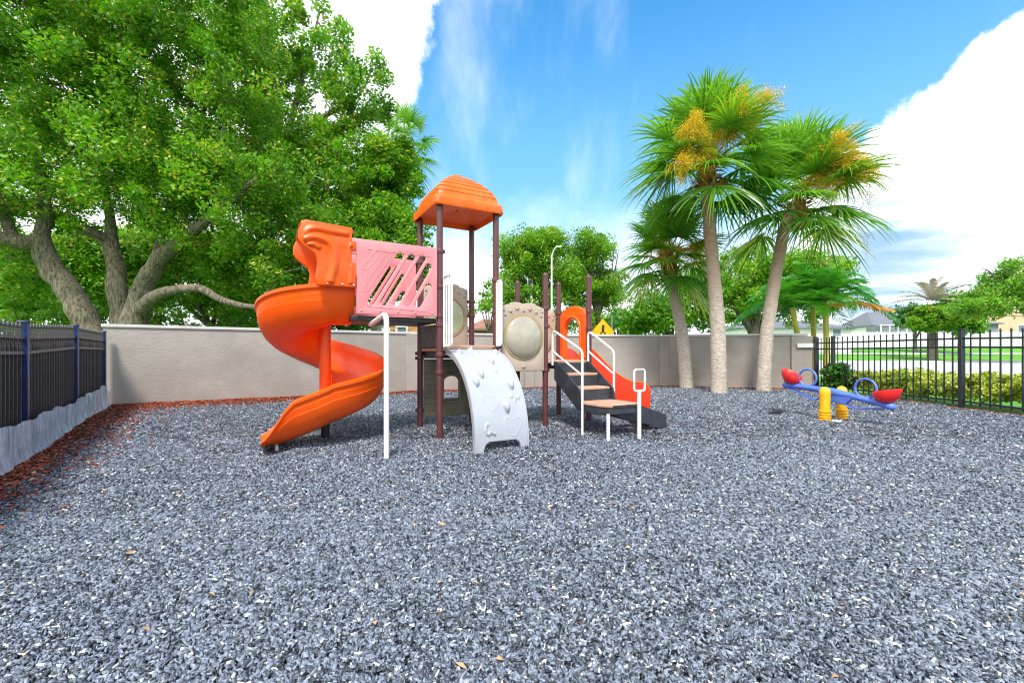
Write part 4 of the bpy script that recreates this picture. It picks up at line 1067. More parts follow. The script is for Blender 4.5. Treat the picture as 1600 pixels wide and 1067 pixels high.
# hood over slide entrance
hood_raw = [(0, .0), (0, .40), (.06, .42), (.06, .54), (0, .54), (0, .73), (0, .77)]
def hood_side(boff):
    O_ = Q(A1, boff, 2.17)
    out = [(.10, 0), (-.43, 0), (-.445, .12), (-.42, .30), (-.455, .40), (-.52, .44), (-.60, .50), (-.645, .58), (-.64, .68), (-.60, .78), (-.56, .82), (.0, .79), (.0, .62), (.055, .615), (.055, .49), (0, .49), (0, .33), (.055, .33), (.055, .02)]
    return O_, out[1:] if False else out
hoodp = None
for boff, sgn in ((-.05, -1), (1.05, 1)):
    O_, out = hood_side(boff)
    out = [(.055, 0)] + out[1:-1]
    pl_ = plate('slide_hood', out, [], .07, .018, M['orange'], play, W3(O_), vv, Zu)
    if hoodp is None: hoodp = pl_
    off = uu * (sgn * .004)
    gx = np.linspace(-.66, .07, 74); gz_ = np.linspace(.0, .83, 84); GX, GZ = np.meshgrid(gx, gz_); HH = np.zeros_like(GX)
    for pts, w_, h_ in (([(-.0, .70), (-.25, .71), (-.45, .72), (-.55, .67), (-.585, .60)], .075, .034), ([(-.59, .56), (-.50, .60), (-.38, .60), (-.27, .55), (-.215, .42), (-.22, .25), (-.26, .10), (-.27, .02)], .085, .045),
                        ([(-.53, .50), (-.47, .515), (-.41, .485)], .055, .035), ([(.0, .60), (-.03, .42), (.0, .25), (-.02, .06)], .06, .026), ([(-.42, .24), (-.42, .03)], .035, .02)):
        P = smooth_path([(a_, 0, b_) for a_, b_ in pts], 8)
        for i in range(len(P) - 1):
            ax0, az0, bx0, bz0 = P[i].x, P[i].z, P[i + 1].x, P[i + 1].z; dx, dz = bx0 - ax0, bz0 - az0
            u_ = np.clip(((GX - ax0) * dx + (GZ - az0) * dz) / (dx * dx + dz * dz + 1e-9), 0, 1); dd = np.hypot(GX - ax0 - u_ * dx, GZ - az0 - u_ * dz)
            q_ = np.clip(1 - dd / w_, 0, 1); HH = np.maximum(HH, h_ * q_ * q_ * (3 - 2 * q_))
    pz = np.array(out); ins_ = np.zeros(GX.shape, bool); dmin = np.full(GX.shape, 9.0)
    for i in range(len(pz)):
        (xa_, za_), (xb_, zb_) = pz[i], pz[(i + 1) % len(pz)]
        cr_ = ((za_ > GZ) != (zb_ > GZ)) & (GX < (xb_ - xa_) * (GZ - za_) / (zb_ - za_ + 1e-12) + xa_); ins_ ^= cr_
        u_ = np.clip(((GX - xa_) * (xb_ - xa_) + (GZ - za_) * (zb_ - za_)) / ((xb_ - xa_) ** 2 + (zb_ - za_) ** 2 + 1e-12), 0, 1); dmin = np.minimum(dmin, np.hypot(GX - xa_ - u_ * (xb_ - xa_), GZ - za_ - u_ * (zb_ - za_)))
    HH = np.where(ins_, HH * sstep(dmin, .012, .06), 0) - .004
    nx_ = len(gx); vs = [W3(O_ + vv * float(GX[j, i]) + Zu * float(GZ[j, i]) + uu * (sgn * (.033 + float(HH[j, i])))) for j in range(len(gz_)) for i in range(nx_)]
    fs = []
    for j in range(len(gz_) - 1):
        for i in range(nx_ - 1):
            if max(HH[j, i], HH[j + 1, i], HH[j, i + 1], HH[j + 1, i + 1]) > -.0035: k = j * nx_ + i; fs.append((k, k + 1, k + nx_ + 1, k + nx_))
    if sgn > 0: fs = [f[::-1] for f in fs]
    mb = MB().add(vs, fs)
    mb.build('moulding', M['orange'], pl_, origin=W3(O_), ang=80)
    for a in (.02, -.12, -.3):
        c = O_ + vv * a + Zu * .03 + uu * (sgn * .034); MB().lathe(W3(c), [(.016, 0), (.014, .008), (.0005, .014)], 12, (vv, Zu, uu * sgn)).build('bolt', M['steel'], pl_, origin=W3(c))
# hood top sheet arching between the sides
vs = []; fs = []; nx, ny = 12, 14
for i in range(nx + 1):
    a = -.60 + .62 * i / nx
    for j in range(ny + 1):
        t = j / ny; b = -.08 + 1.16 * t
        z = 2.17 + .80 + .05 * math.sin(math.pi * t) - (.05 if j in (0, ny) else 0) + (.02 if i == 0 else 0) - .03 * (a + .6)
        vs.append(W3(Q(A1, b, z) + vv * a))
for i in range(nx):
    for j in range(ny): k = i * (ny + 1) + j; fs.append((k, k + ny + 1, k + ny + 2, k + 1))
o = MB().add(vs, fs).build('hood_top', M['orange'], hoodp, origin=W3(Q(A1, .5, 2.9)), ang=60)
md = o.modifiers.new('solid', 'SOLIDIFY'); md.thickness = .04; md = o.modifiers.new('bevel', 'BEVEL'); md.width = .012; md.segments = 2

# spiral slide
AXI = Q(A1, 0, 0) + uu * .95 - vv * .21
inner = [(.10, .20), (.125, .10), (.19, .04), (.34, .005), (.52, 0), (.68, .02), (.79, .08), (.865, .18), (.905, .32), (.915, .445)]
lip = [(.93, .462), (.965, .462), (.99, .445), (.99, .41), (.967, .395)]
outer_ = [(.96, .34), (.967, .335), (.95, .25), (.957, .245), (.93, .15), (.87, .04), (.78, -.04), (.66, -.085), (.50, -.10), (.33, -.09), (.18, -.03), (.08, .03), (.07, .20)]
profile = [(r_ * .93, h_) for r_, h_ in inner + lip + outer_]; isrim = len(inner)
a_k = [0, 60, 119, 210, 300, 360]; z_k = [1.78, 1.66, 1.40, 1.00, .62, .43]
stations = []
for s in (0, .09, .18, .27): stations.append(('in', s))
for a in range(6, 361, 6): stations.append(('arc', a))
for s in (.08, .18, .28, .38, .48, .58, .66, .74, .80, .84): stations.append(('out', s))
vs = []
phi0 = math.atan2(-uu.y, -uu.x)
for kind, s in stations:
    if kind == 'in': er = -uu; base_ = AXI + vv * (.27 - s); z = 1.80; hs = 1
    elif kind == 'arc':
        ph = phi0 - R(s); er = Vector((math.cos(ph), math.sin(ph), 0)); base_ = AXI.copy(); z = float(np.interp(s, a_k, z_k)); hs = 1
        z = float(np.interp(s, a_k, z_k)) if not (30 < s < 340) else float(np.mean([np.interp(s + q, a_k, z_k) for q in (-20, -10, 0, 10, 20)]))
    else:
        er = -uu; base_ = AXI - vv * s; z = .43 - .30 * (s / .84) ** .85; hs = 1 - .86 * float(sstep(s, .45, .86))
    for (r_, h_) in profile:
        hh = h_ * hs if h_ > 0 else h_
        if kind == 'out' and s > .66 and h_ <= .0: hh = h_ * .6
        ins = .0
        vs.append(W3(base_ + er * r_ + Zu * (z + hh)))
np_ = len(profile)
fs = [(i * np_ + k, i * np_ + (k + 1) % np_, (i + 1) * np_ + (k + 1) % np_, (i + 1) * np_ + k) for i in range(len(stations) - 1) for k in range(np_)]
fs += [tuple(range(np_)), tuple((len(stations) - 1) * np_ + k for k in range(np_))[::-1]]
sl = MB().add(vs, fs).build('spiral_slide', M['orange'], play, origin=W3(AXI), ang=50)
MB().cyl((AXI.x, AXI.y, .30), 1.7, .082, 24).build('column_sleeve', M['orange'], sl, origin=W3(AXI))
MB().cyl((AXI.x, AXI.y, -.08), .42, .062, 20).build('support_pole', M['dark'], sl, origin=W3(AXI))
fp = AXI - uu * .55 - vv * .66; MB().cyl((fp.x, fp.y, -.05), .19, .022, 14).build('foot', M['white_paint'], sl, origin=W3(fp))

# white bent support leg of high deck
lp = Vector((-1.555, 5.55, 0)); tp = lp + uu * .78 - vv * .03
pts = fillet([(lp.x, lp.y, -.06), (lp.x, lp.y, 1.795), (tp.x, tp.y, 1.70)], .13, 8)
MB().tube(pts, .033, 18).build('support_leg', M['white_paint'], play, origin=W3(lp))

# climbing wall: grid surface with holds
NI, NJ = 150, 110; Wc_ = .80; Rr = 1.08; z_top = 1.36; z_bot = .02
def climb_pt(t, s, off=0):
    """t 0..1 down the arc, s 0..1 across"""
    th = t * math.pi / 2
    x_ = Rr * (math.sin(th) ** 1.12); z = z_bot + (z_top - z_bot) * (math.cos(th) ** .88 if th < math.pi / 2 - 1e-6 else 0)
    nx_, nz_ = math.sin(th), math.cos(th)
    return Q(0, 0) + vv * (.06 + Wc_ * s + .02) - uu * (x_ + nx_ * off) + Zu * (z + nz_ * off)
bumps = []   # (s, t, rs, rt, height, kind)
for s, t in ((.14, .20), (.86, .20), (.62, .36), (.16, .57), (.80, .60), (.62, .76), (.44, .10), (.30, .50)): bumps.append((s, t, .060, .034, .060, 'rock'))
for s, t in ((.20, .34), (.78, .45), (.36, .71), (.72, .87), (.40, .055)): bumps.append((s, t, .15, .045, -.040, 'dent'))
S_, T2_ = np.meshgrid(np.linspace(0, 1, NJ + 1), np.linspace(0, 1, NI + 1))
H = np.zeros_like(S_)
for s, t, rs, rt, h, k in bumps:
    ds = (S_ - s) / rs; dt = (T2_ - t) / rt
    if k == 'rock': H += h * np.clip(1 - (ds ** 2 + (dt * .9 + .3 * np.abs(ds)) ** 2), 0, 1) ** .55
    else:
        q = ds ** 2 + (dt - .35 * np.cos(ds * 3.0)) ** 2
        H += h * np.clip((1 - q) * 3.0, 0, 1) ** .7 * (.45 + .55 * np.clip(-dt * .8 + .5, 0, 1)) + .006 * np.exp(-((q - 1.1) / .18) ** 2)
# starfish, lizard-like and shell reliefs
def seg(s0, t0, s1, t1, w_, h):
    global H
    px_, py_ = (S_ - s0) * Wc_, (T2_ - t0) * 1.75; dx, dy = (s1 - s0) * Wc_, (t1 - t0) * 1.75
    u_ = np.clip((px_ * dx + py_ * dy) / (dx * dx + dy * dy + 1e-9), 0, 1); dd = np.hypot(px_ - u_ * dx, py_ - u_ * dy)
    H = np.maximum(H, h * np.clip(1 - dd / (w_ * (1.15 - .6 * u_)), 0, 1) ** .6)
for a in range(5): seg(.50, .215, .50 + .10 * math.cos(a * 1.257 + .3), .215 + .045 * math.sin(a * 1.257 + .3), .020, .016)
for (a, b, c, e) in ((.80, .325, .90, .34), (.84, .33, .80, .305), (.84, .33, .87, .36), (.90, .34, .94, .325), (.52, .46, .60, .475), (.56, .47, .54, .49), (.60, .475, .64, .465), (.74, .685, .88, .70), (.78, .69, .76, .67), (.82, .70, .80, .725), (.88, .70, .92, .68)): seg(a, b, c, e, .022, .018)
for q in range(9): seg(.24 + .06 * math.cos(q * .75) * (1 - q * .06), .885 + .03 * math.sin(q * .75), .24 + .06 * math.cos((q + 1) * .75) * (1 - q * .06), .885 + .03 * math.sin((q + 1) * .75), .018, .022)
seg(.28, .90, .36, .915, .028, .024)
vs = []; idx = {}
for i in range(NI + 1):
    for j in range(NJ + 1):
        vs.append(W3(climb_pt(i / NI, j / NJ, float(H[i, j]))))
fs = []
def cut(i, j):
    t, s = (i + .5) / NI, (j + .5) / NJ
    return t > .952 and .15 < s < .85 and (t - .952) / .048 > ((abs(s - .5) / .35) ** 8) * .9
for i in range(NI):
    for j in range(NJ):
        if cut(i, j): continue
        k = i * (NJ + 1) + j; fs.append((k, k + NJ + 1, k + NJ + 2, k + 1))
cl_ = MB().add(vs, fs).build('climbing_wall', M['white_plastic'], play, origin=W3(Q(.5, -.5)), ang=80)
md = cl_.modifiers.new('solid', 'SOLIDIFY'); md.thickness = .05; md.offset = -1
mdd = cl_.modifiers.new('bevel', 'BEVEL'); mdd.width = .006; mdd.segments = 2; mdd.limit_method = 'ANGLE'; mdd.angle_limit = R(60)
for s in (0, 1):
    P = [climb_pt(i / 60, s, -.035) for i in range(61)]
    poly = []; mb = MB()
    for i in range(60):
        a, b = P[i], P[i + 1]; c = (a + b) / 2; dd = (b - a).normalized(); nn_ = dd.cross(vv)
        mb.box(W3(c + vv * (.012 if s == 0 else -.012)), ((b - a).length * 1.08, .022, .085), (dd, vv, nn_))
    mb.build('side_flange', M['white_plastic'], cl_, origin=W3(Q(.5, -.5)))
fy = M['deck']
for s, nm in ((.08, 'foot'), (.93, 'foot')):
    p = climb_pt(.995, s, -.03); MB().tube([(p.x, p.y, -.07), (p.x, p.y, .10)], [.022, .026], 12).build('foot', M['white_paint'] if s > .5 else pmat('wood_stub', (.6, .4, .16), .6), cl_, origin=W3(p))
# white barred wings beside the climber opening
for a, nb_ in ((.055, 4), (.945, 4)):
    O_ = Q(a, -.05, 1.40); O_.z = 1.40; Lw = .30; Hw = 1.02; mb = MB()
    if a > .5: O_ = Q(.99, -.06, 1.42); Lw = .15; Hw = 1.0
    mb.tube(fillet([O_, O_ - uu * Lw, O_ - uu * Lw + Zu * Hw, O_ + Zu * Hw, O_, O_ - uu * .05], .06), .018, 10)
    for k in range(1, nb_ - 1): q = O_ - uu * (Lw * k / (nb_ - 1)); mb.tube([q, q + Zu * Hw], .013, 8)
    if a > .5: mb.box(W3(O_ - uu * Lw / 2 + Zu * Hw / 2), (.024, Lw - .02, Hw - .02), AX)
    mb.build('guard_wing', M['white_paint'], play, origin=W3(O_))
# brown entry bar on tower deck edge
c = Q(.5, -.045, 1.405); MB().box(W3(c), (SD - .1, .05, .035), AX).build('deck_edge', M['deck'], play, bevel=.01, origin=W3(c))

# bubble panels
def bubble(name, O_, X, wdt, hgt, cz, rad, side, winmat, label=None, gears=False):
    n = 80; top = []
    for i in range(n + 1):
        t = 1 - i / n; x_ = wdt * t
        z = hgt - .09 + 0.06 * (1 - abs(2 * t - 1)) ** .8 + .05 * abs(math.sin(t * math.pi * 2)) ** .7 * (1 if .2 < t < .8 else .5)
        top.append((x_, z))
    out = [(0, 0), (wdt, 0)] + top
    pl_ = plate(name, out, [circle(wdt / 2, cz, rad, 48, 1.0)], .05, .01, M['tan'], play, W3(O_), X, Zu)
    if label: pl_['label'] = label
    Yn = Zu.cross(Vector(X)); nrm = -Yn * side if False else (Vector(X).cross(Zu)) * side
    c0 = O_ + X * (wdt / 2) + Zu * cz
    ring = MB().lathe(W3(c0 + nrm * .02), [(rad * .94, 0), (rad * .94, .014), (rad * 1.0, .018), (rad * 1.055, .012), (rad * 1.06, 0)], 48, (X, Zu, nrm)); ring.build('window_ring', M['tan_ring'], pl_, origin=W3(c0))
    prof = [(rad * .97 * math.cos(a), rad * (.36 if not gears else .05) * math.sin(a)) for a in np.linspace(0, math.pi / 2 - .001, 14)]
    MB().lathe(W3(c0 + nrm * .015), prof, 48, (X, Zu, nrm)).build('bubble_window', M[winmat], pl_, origin=W3(c0), ang=80)
    for k in range(10):
        a = k * 2 * math.pi / 10 + .3; c = c0 + X * (rad * 1.0 * math.cos(a)) + Zu * (rad * 1.0 * math.sin(a)) + nrm * .036
        MB().lathe(W3(c), [(.008, 0), (.007, .005), (.0005, .007)], 8, (X, Zu, nrm)).build('bolt', M['steel'], pl_, origin=W3(c))
    mb = MB()
    for (bx, bz, br) in ((.5, hgt - .115, .0001), (.35, hgt - .10, .036), (.65, hgt - .10, .036), (.2, hgt - .15, .026), (.8, hgt - .15, .026), (.5, hgt - .135, .018), (.08, hgt - .21, .018), (.92, hgt - .21, .018), (.5, .075, .030), (.05, hgt - .14, .014), (.95, hgt - .14, .014)):
        c = O_ + X * (bx * wdt) + Zu * bz + nrm * .022
        if br > .001: mb.lathe(W3(c), [(br * 1.35, .0), (br * 1.3, .008), (br * 1.08, .009), (br, .002), (br * .8, .014), (br * .4, .022), (.0005, .024)], 16, (X, Zu, nrm))
    mb.build('boss', M['tan'], pl_, origin=W3(O_), ang=70)
    if gears:
        for (gx, gz_, gr, gm) in ((-.03, .10, .055, 'gear_green'), (.0, -.03, .045, 'gear_blue'), (-.14, .0, .05, 'orange'), (.05, .19, .03, 'gear_green')):
            c = c0 + X * gx + Zu * gz_ + nrm * .045; mb = MB().lathe(W3(c), [(gr, 0), (gr, .01), (gr * .4, .014), (.0005, .014)], 18, (X, Zu, nrm))
            for q in range(8): a = q * math.pi / 4; mb.box(W3(c + X * (gr * math.cos(a)) + Zu * (gr * math.sin(a)) + nrm * .005), (gr * .3, gr * .3, .01), (X, Zu, nrm))
            mb.build('gear', M[gm], pl_, origin=W3(c))
    return pl_
M['tan_ring'] = pmat('amber_ring', (.40, .27, .13), .5, .1, 8)
M['gear_green'] = pmat('green_gear', (.10, .32, .05), .5); M['gear_blue'] = pmat('grey_blue_gear', (.16, .18, .25), .5)
def win_mat(name, col, tr):
    m, t, b, out = new_mat(name)
    tc = t.n('ShaderNodeTexCoord').outputs['Object']
    c = t.mix(t.ss(t.noise(tc, 3.5, 5, .6), .35, .65), col, tuple(min(1, x * 1.25) for x in col)); t.l(c, b.inputs['Base Color'])
    b.inputs['Roughness'].default_value = .10; b.inputs['Specular IOR Level'].default_value = .9; b.inputs['Coat Weight'].default_value = .6; b.inputs['Coat Roughness'].default_value = .18
    tl = t.n('ShaderNodeBsdfTranslucent'); t.l(c, tl.inputs[0]); mx = t.n('ShaderNodeMixShader'); mx.inputs[0].default_value = tr
    t.l(b.outputs[0], mx.inputs[1]); t.l(tl.outputs[0], mx.inputs[2]); t.l(mx.outputs[0], out.inputs[0]); return m
M['bubble'] = win_mat('cloudy_bubble', (.50, .46, .36), .35); M['disc'] = win_mat('pale_green_disc', (.55, .56, .34), .45)
bubble('bubble_panel', Q(1, -.05, 1.01) + vv * .065, vv, SD - .13, 1.11, .55, .355, 1, 'bubble', 'tan panel with a large cloudy bubble window')
bubble('bubble_panel', Q(0, 1.04, 1.38) + vv * .065, vv, SD - .13, 1.11, .54, .345, 1, 'disc', 'tan panel with a pale round gear window at the back of the tower', True)
bubble('bubble_panel', Q(2, 1.04, 1.06) + vv * .065, vv, SD - .13, 1.11, .54, .345, 1, 'bubble')

# lower house front panel
def siding():
    m, t, b, out = new_mat('olive_siding')
    tc = t.n('ShaderNodeTexCoord').outputs['Object']; sx = t.n('ShaderNodeSeparateXYZ'); t.l(tc, sx.inputs[0])
    fr = t.m('FRACT', t.m('MULTIPLY', sx.outputs[2], 9.5))
    c = t.mix(t.ss(t.noise(tc, 4, 6), .3, .7), (.17, .155, .10), (.25, .225, .155)); c = t.mix(t.ss(fr, .10, .0), c, (.09, .08, .05))
    t.l(c, b.inputs['Base Color']); b.inputs['Roughness'].default_value = .55
    bp = t.n('ShaderNodeBump'); bp.inputs['Distance'].default_value = .012; t.l(fr, bp.inputs['Height']); t.l(bp.outputs[0], b.inputs['Normal']); return m
M['siding'] = siding()
Oh = Q(0, 1.0, .24) + vv * .06
arch = [(.34, .30), (.62, .30), (.62, .58)] + [(.48 + .14 * math.cos(a), .58 + .10 * math.sin(a)) for a in np.linspace(0, math.pi, 12)][1:-1] + [(.34, .58)]
hp = plate('house_panel', [(0, 0), (.81, 0), (.81, .96), (0, .96)], [arch], .05, .008, M['siding'], play, W3(Oh), vv, Zu)
pts = [Oh + vv * (.48 + (a - .48) * 1.12) + Zu * (.47 + (b - .47) * 1.10) - uu * .03 for a, b in arch]
MB().tube(pts + [pts[0], pts[1]], .026, 8, False).build('window_frame', M['olive'], hp, origin=W3(Oh))
c = Oh + vv * .40 - uu * .03 + Zu * .29

# orange slide arch and wave slide
Oa = Q(3.02, .06, 1.19); wA = SD - .11
oa = [(0, 0), (wA, 0), (wA, .80)] + [(wA / 2 + (wA / 2) * math.cos(a), .80 + .19 * math.sin(a) ** 1.3) for a in np.linspace(.25, math.pi - .25, 18)] + [(0, .80)]
ia = [(wA / 2 + .24, .02), (wA / 2 + .24, .53)] + [(wA / 2 + .24 * math.cos(a), .53 + .24 * math.sin(a)) for a in np.linspace(0, math.pi, 16)][1:-1] + [(wA / 2 - .24, .53), (wA / 2 - .24, .02)]
ar = plate('slide_arch', oa, [ia], .09, .03, M['orange'], play, W3(Oa), uu, Zu)
pts = [Oa + uu * a + Zu * b - vv * .045 for a, b in [(wA / 2 + .26, .03), (wA / 2 + .26, .53)] + [(wA / 2 + .26 * math.cos(a), .53 + .26 * math.sin(a)) for a in np.linspace(0, math.pi, 16)][1:-1] + [(wA / 2 - .26, .53), (wA / 2 - .26, .03)]]
MB().tube(pts, .03, 10).build('arch_rim', M['orange'], ar, origin=W3(Oa), ang=80)
ws_prof = [(.27, .17), (.25, .04), (.20, 0), (-.20, 0), (-.25, .04), (-.27, .17), (-.285, .185), (-.32, .18), (-.325, .15), (-.31, -.02), (-.25, -.055), (.25, -.055), (.31, -.02), (.325, .15), (.32, .18), (.285, .185)]
zz_k = ([0, .15, .35, .60, .85, 1.10, 1.35, 1.55, 1.62], [1.17, 1.15, .99, .78, .62, .53, .50, .49, .44])
# drape to a near-flat exit
vs = []; st = np.linspace(0, 1.62, 34)
for s in st:
    z = float(np.mean([np.interp(s + q, *zz_k) for q in (-.08, 0, .08)])); hs = 1 if s < 1.5 else 1 - .6 * (s - 1.5) / .12
    for (a, b) in ws_prof: vs.append(W3(Q(3.05, .5, z - .02) + vv * s + uu * a + Zu * (b * (hs if b > 0 else 1) + (.06 if b > .1 else 0) + (-.22 * min(1, s / .3) if b < 0 else 0))))
n_ = len(ws_prof)
fs = [(i * n_ + k, (i + 1) * n_ + k, (i + 1) * n_ + (k + 1) % n_, i * n_ + (k + 1) % n_) for i in range(len(st) - 1) for k in range(n_)]
fs += [tuple(range(n_)), tuple((len(st) - 1) * n_ + k for k in range(n_))[::-1]]
ws = MB().add(vs, fs).build('wave_slide', M['red_orange'], play, origin=W3(Q(3.05, .5)), ang=45)
for sg in (-1, 1):
    rp = []
    for s in st:
        z = float(np.mean([np.interp(s + q, *zz_k) for q in (-.08, 0, .08)])) - (.11 * max(0, s - 1.5) / .12)
        rp.append(Q(3.05, .5, z + .225) + vv * s + uu * (.305 * sg))
    MB().tube(rp, .024, 10).build('slide_rim', M['orange'], ws, origin=W3(Q(3.05, .5)))
p = Q(3.05, .5) + vv * 1.45; MB().cyl((p.x, p.y, -.02), .30, .025, 14).build('foot', M['white_paint'], ws, origin=(p.x, p.y, 0))

# steps
L0 = Q(2, 0) + vv * .17 - uu * .04; SW = .66
def stp(s, w_, z): return L0 - uu * s + vv * w_ + Zu * z
stairs = None
tread = [(0, .30, .97), (.30, .60, .76)]
st_ = MB()
for s0_, s1_, z in tread:
    st_.box(W3(stp((s0_ + s1_) / 2 + .015, SW / 2, z - .02)), (SW - .02, s1_ - s0_ + .03, .04), AX)
stairs = st_.build('steps', M['deck'], play, bevel=.010, origin=W3(stp(.3, .3, .7)))
r_ = MB()
for s0_, z0_, z1_ in ((0.0, .97, 1.14), (.30, .76, .93), (.60, .55, .72)): r_.box(W3(stp(s0_ + .012, SW / 2, (z0_ + z1_) / 2)), (SW - .02, .02, z1_ - z0_ - .005), AX)
r_.build('risers', M['charcoal'], stairs, origin=W3(stp(.3, .3, .7)))
for w_ in (-.012, SW + .012):
    poly = [stp(-.01, w_, 1.16), stp(.06, w_, 1.16), stp(.68, w_, .74), stp(.72, w_, .62), stp(.72, w_, .44), stp(.62, w_, .42), stp(-.01, w_, .86)]
    MB().prism(poly, vv, .02).build('stringer', M['charcoal'], stairs, bevel=.004, origin=W3(stp(.3, w_, .8)))
# landing with chamfered front
lz = .55
lpoly = [(.61, -.01), (1.16, -.01), (1.33, .10), (1.33, .56), (1.20, .70), (.61, .70)]
ld = MB().prism([stp(a, b, lz - .04) for a, b in lpoly], Zu, .04).build('landing', M['deck'], play, bevel=.010, origin=W3(stp(1, .3, .5)))
M['charcoal'].name
MB().prism([stp(a + (.0), b, lz - .135) for a, b in [(.62, 0), (1.15, 0), (1.32, .11), (1.32, .55), (1.19, .69), (.62, .69)]], Zu, .092).build('landing_skirt', M['charcoal'], ld, bevel=.006, origin=W3(stp(1, .3, .4)))
# notched grip edge
mb = MB()
for k in range(22):
    t = k / 21; a, b = 1.335, .09 + .48 * t
    mb.box(W3(stp(a, b, lz - .018)), (.012, .012, .03), AX)
mb.build('grip_edge', M['charcoal'], ld, origin=W3(stp(1.3, .3, .5)))
# transfer step running off to the right
for off in (.78, 1.22):
    a0 = stp(off, .69, 0)
    poly = [a0 + Zu * .50, a0 + vv * .08 + Zu * .50, a0 + vv * .62 + Zu * .32, a0 + vv * .62 + Zu * .12, a0 + vv * .50 + Zu * .12, a0 + Zu * .36]
    a1 = [q - vv * (.40 if i in (0, 5) else 0) for i, q in enumerate(poly)]
    MB().prism(a1, uu, .025).build('stringer', M['charcoal'], ld, bevel=.004, origin=W3(a0))
c = stp(1.0, .69 + .40, .335); MB().box(W3(c), (.28, .42, .04), AX).build('step', M['deck'], ld, bevel=.01, origin=W3(c))
c = stp(1.0, .69 + .25, .25); MB().box(W3(c), (.02, .42, .18), AX).build('riser', M['charcoal'], ld, bevel=.004, origin=W3(c))
c = stp(1.16, .69 + .56, 0); MB().cyl((c.x, c.y, .0), .2, .02, 12).build('foot', M['white_paint'], ld, origin=W3(c))
for (a, b, r_, tz) in ((1.27, .05, .026, .42), ):
    p = stp(a, b, 0); MB().cyl((p.x, p.y, -.02), tz + .02, r_, 16).build('leg', M['white_paint'], ld, origin=W3(p))
p = stp(1.36, .57, 0); lg = MB().cyl((p.x, p.y, -.02), .76, .030, 16).build('leg', M['white_paint'], ld, origin=W3(p))
hl = [p + vv * (x_ - .0) + Zu * z for x_, z in ((0, .74), (-.10, .74), (-.10, 1.06), (.115, 1.06), (.115, .74), (0, .74), (-.03, .74))]
hl[0] = p + Zu * .74 + vv * .02
MB().tube(fillet(hl, .05), .016, 12).build('grab_loop', M['white_paint'], ld, origin=W3(p))
# hand rails
for side_w, s_end, ground in ((-.05, .80, True), (SW + .05, .66, False)):
    zt0, zt1 = 1.66, 1.34
    top = [stp(.0, side_w, 1.10), stp(.0, side_w, zt0), stp(.08, side_w, zt0), stp(s_end, side_w, zt1), stp(s_end, side_w, .02 if ground else .50)]
    mb = MB(); mb.tube(fillet(top, .07), .019, 12)
    mb.tube([stp(.0, side_w, zt0 - .32), stp(s_end, side_w, zt1 - .42 + .04)], .016, 10)
    mb.build('hand_rail', M['white_paint'], play, origin=W3(stp(.4, side_w, 1)))

# ------------------------------------------------------------------ seesaw
C0 = Vector((5.86, 8.17, .10)); pd = Vector((.40, -.917, 0)).normalized(); pn = Vector((.917, .40, 0)).normalized()
ss_ = thing('seesaw', 'blue seesaw with red seats, round blue handles and two ribbed yellow posts', 'seesaw', W3(C0))
tilt = -.135; dl = (pd + Zu * tilt).normalized(); ul = pn.cross(dl) if pn.cross(dl).z > 0 else dl.cross(pn)
Pv = Vector((5.86, 8.17, .56))
for sg in (-1, 1):
    p = C0 + pn * (.245 * sg) + Vector((0, 0, -.10)); prof = []
    zt = .66
    prof = [(.075, 0), (.078, .02)]
    for k in range(5): zb_ = .05 + k * .05; prof += [(.088, zb_), (.088, zb_ + .02), (.074, zb_ + .026), (.074, zb_ + .044)]
    prof += [(.072, .36), (.076, .50), (.078, zt - .07), (.075, zt - .03), (.058, zt + .01), (.03, zt + .032), (.0005, zt + .04)]
    q = MB().lathe(W3(p), [(a_ * 1.15, b_) for a_, b_ in prof], 28); q.build('post', M['yellow'], ss_, origin=W3(p), ang=50)
def sp_(s, h=0, n_=0): return Pv + dl * s + ul * h + pn * n_
# beam with bulb ends
st = np.linspace(-.98, .98, 41); vs = []
for s in st:
    a = abs(s); w_ = .052 + .020 * math.exp(-((a - .90) / .07) ** 2) + .015 * max(0, 1 - a / .35); h_ = .040 + .012 * math.exp(-((a - .9) / .07) ** 2) + .02 * max(0, 1 - a / .4)
    if a > .93: f = math.sqrt(max(.02, 1 - ((a - .93) / .052) ** 2)); w_ *= f; h_ *= f
    for k in range(16):
        t = k / 16 * 2 * math.pi; vs.append(W3(sp_(s, math.sin(t) * h_ * 1.3 + .05 * (1 - (s / .98) ** 2) - .02, math.cos(t) * w_)))
fs = [(i * 16 + k, i * 16 + (k + 1) % 16, (i + 1) * 16 + (k + 1) % 16, (i + 1) * 16 + k) for i in range(40) for k in range(16)] + [tuple(range(16))[::-1], tuple(40 * 16 + k for k in range(16))]
bm_ = MB().add(vs, fs).build('beam', M['blue'], ss_, origin=W3(Pv), ang=60)
MB().prism([sp_(-.28, .01, -.05), sp_(.34, .01, -.05), sp_(.24, -.15, -.05), sp_(-.14, -.15, -.05)], pn, .10).build('pivot_block', M['blue'], bm_, bevel=.015, origin=W3(Pv))
MB().tube([sp_(0, 0, -.22), sp_(0, 0, .22)], .018, 10).build('axle', M['steel'], ss_, origin=W3(Pv))
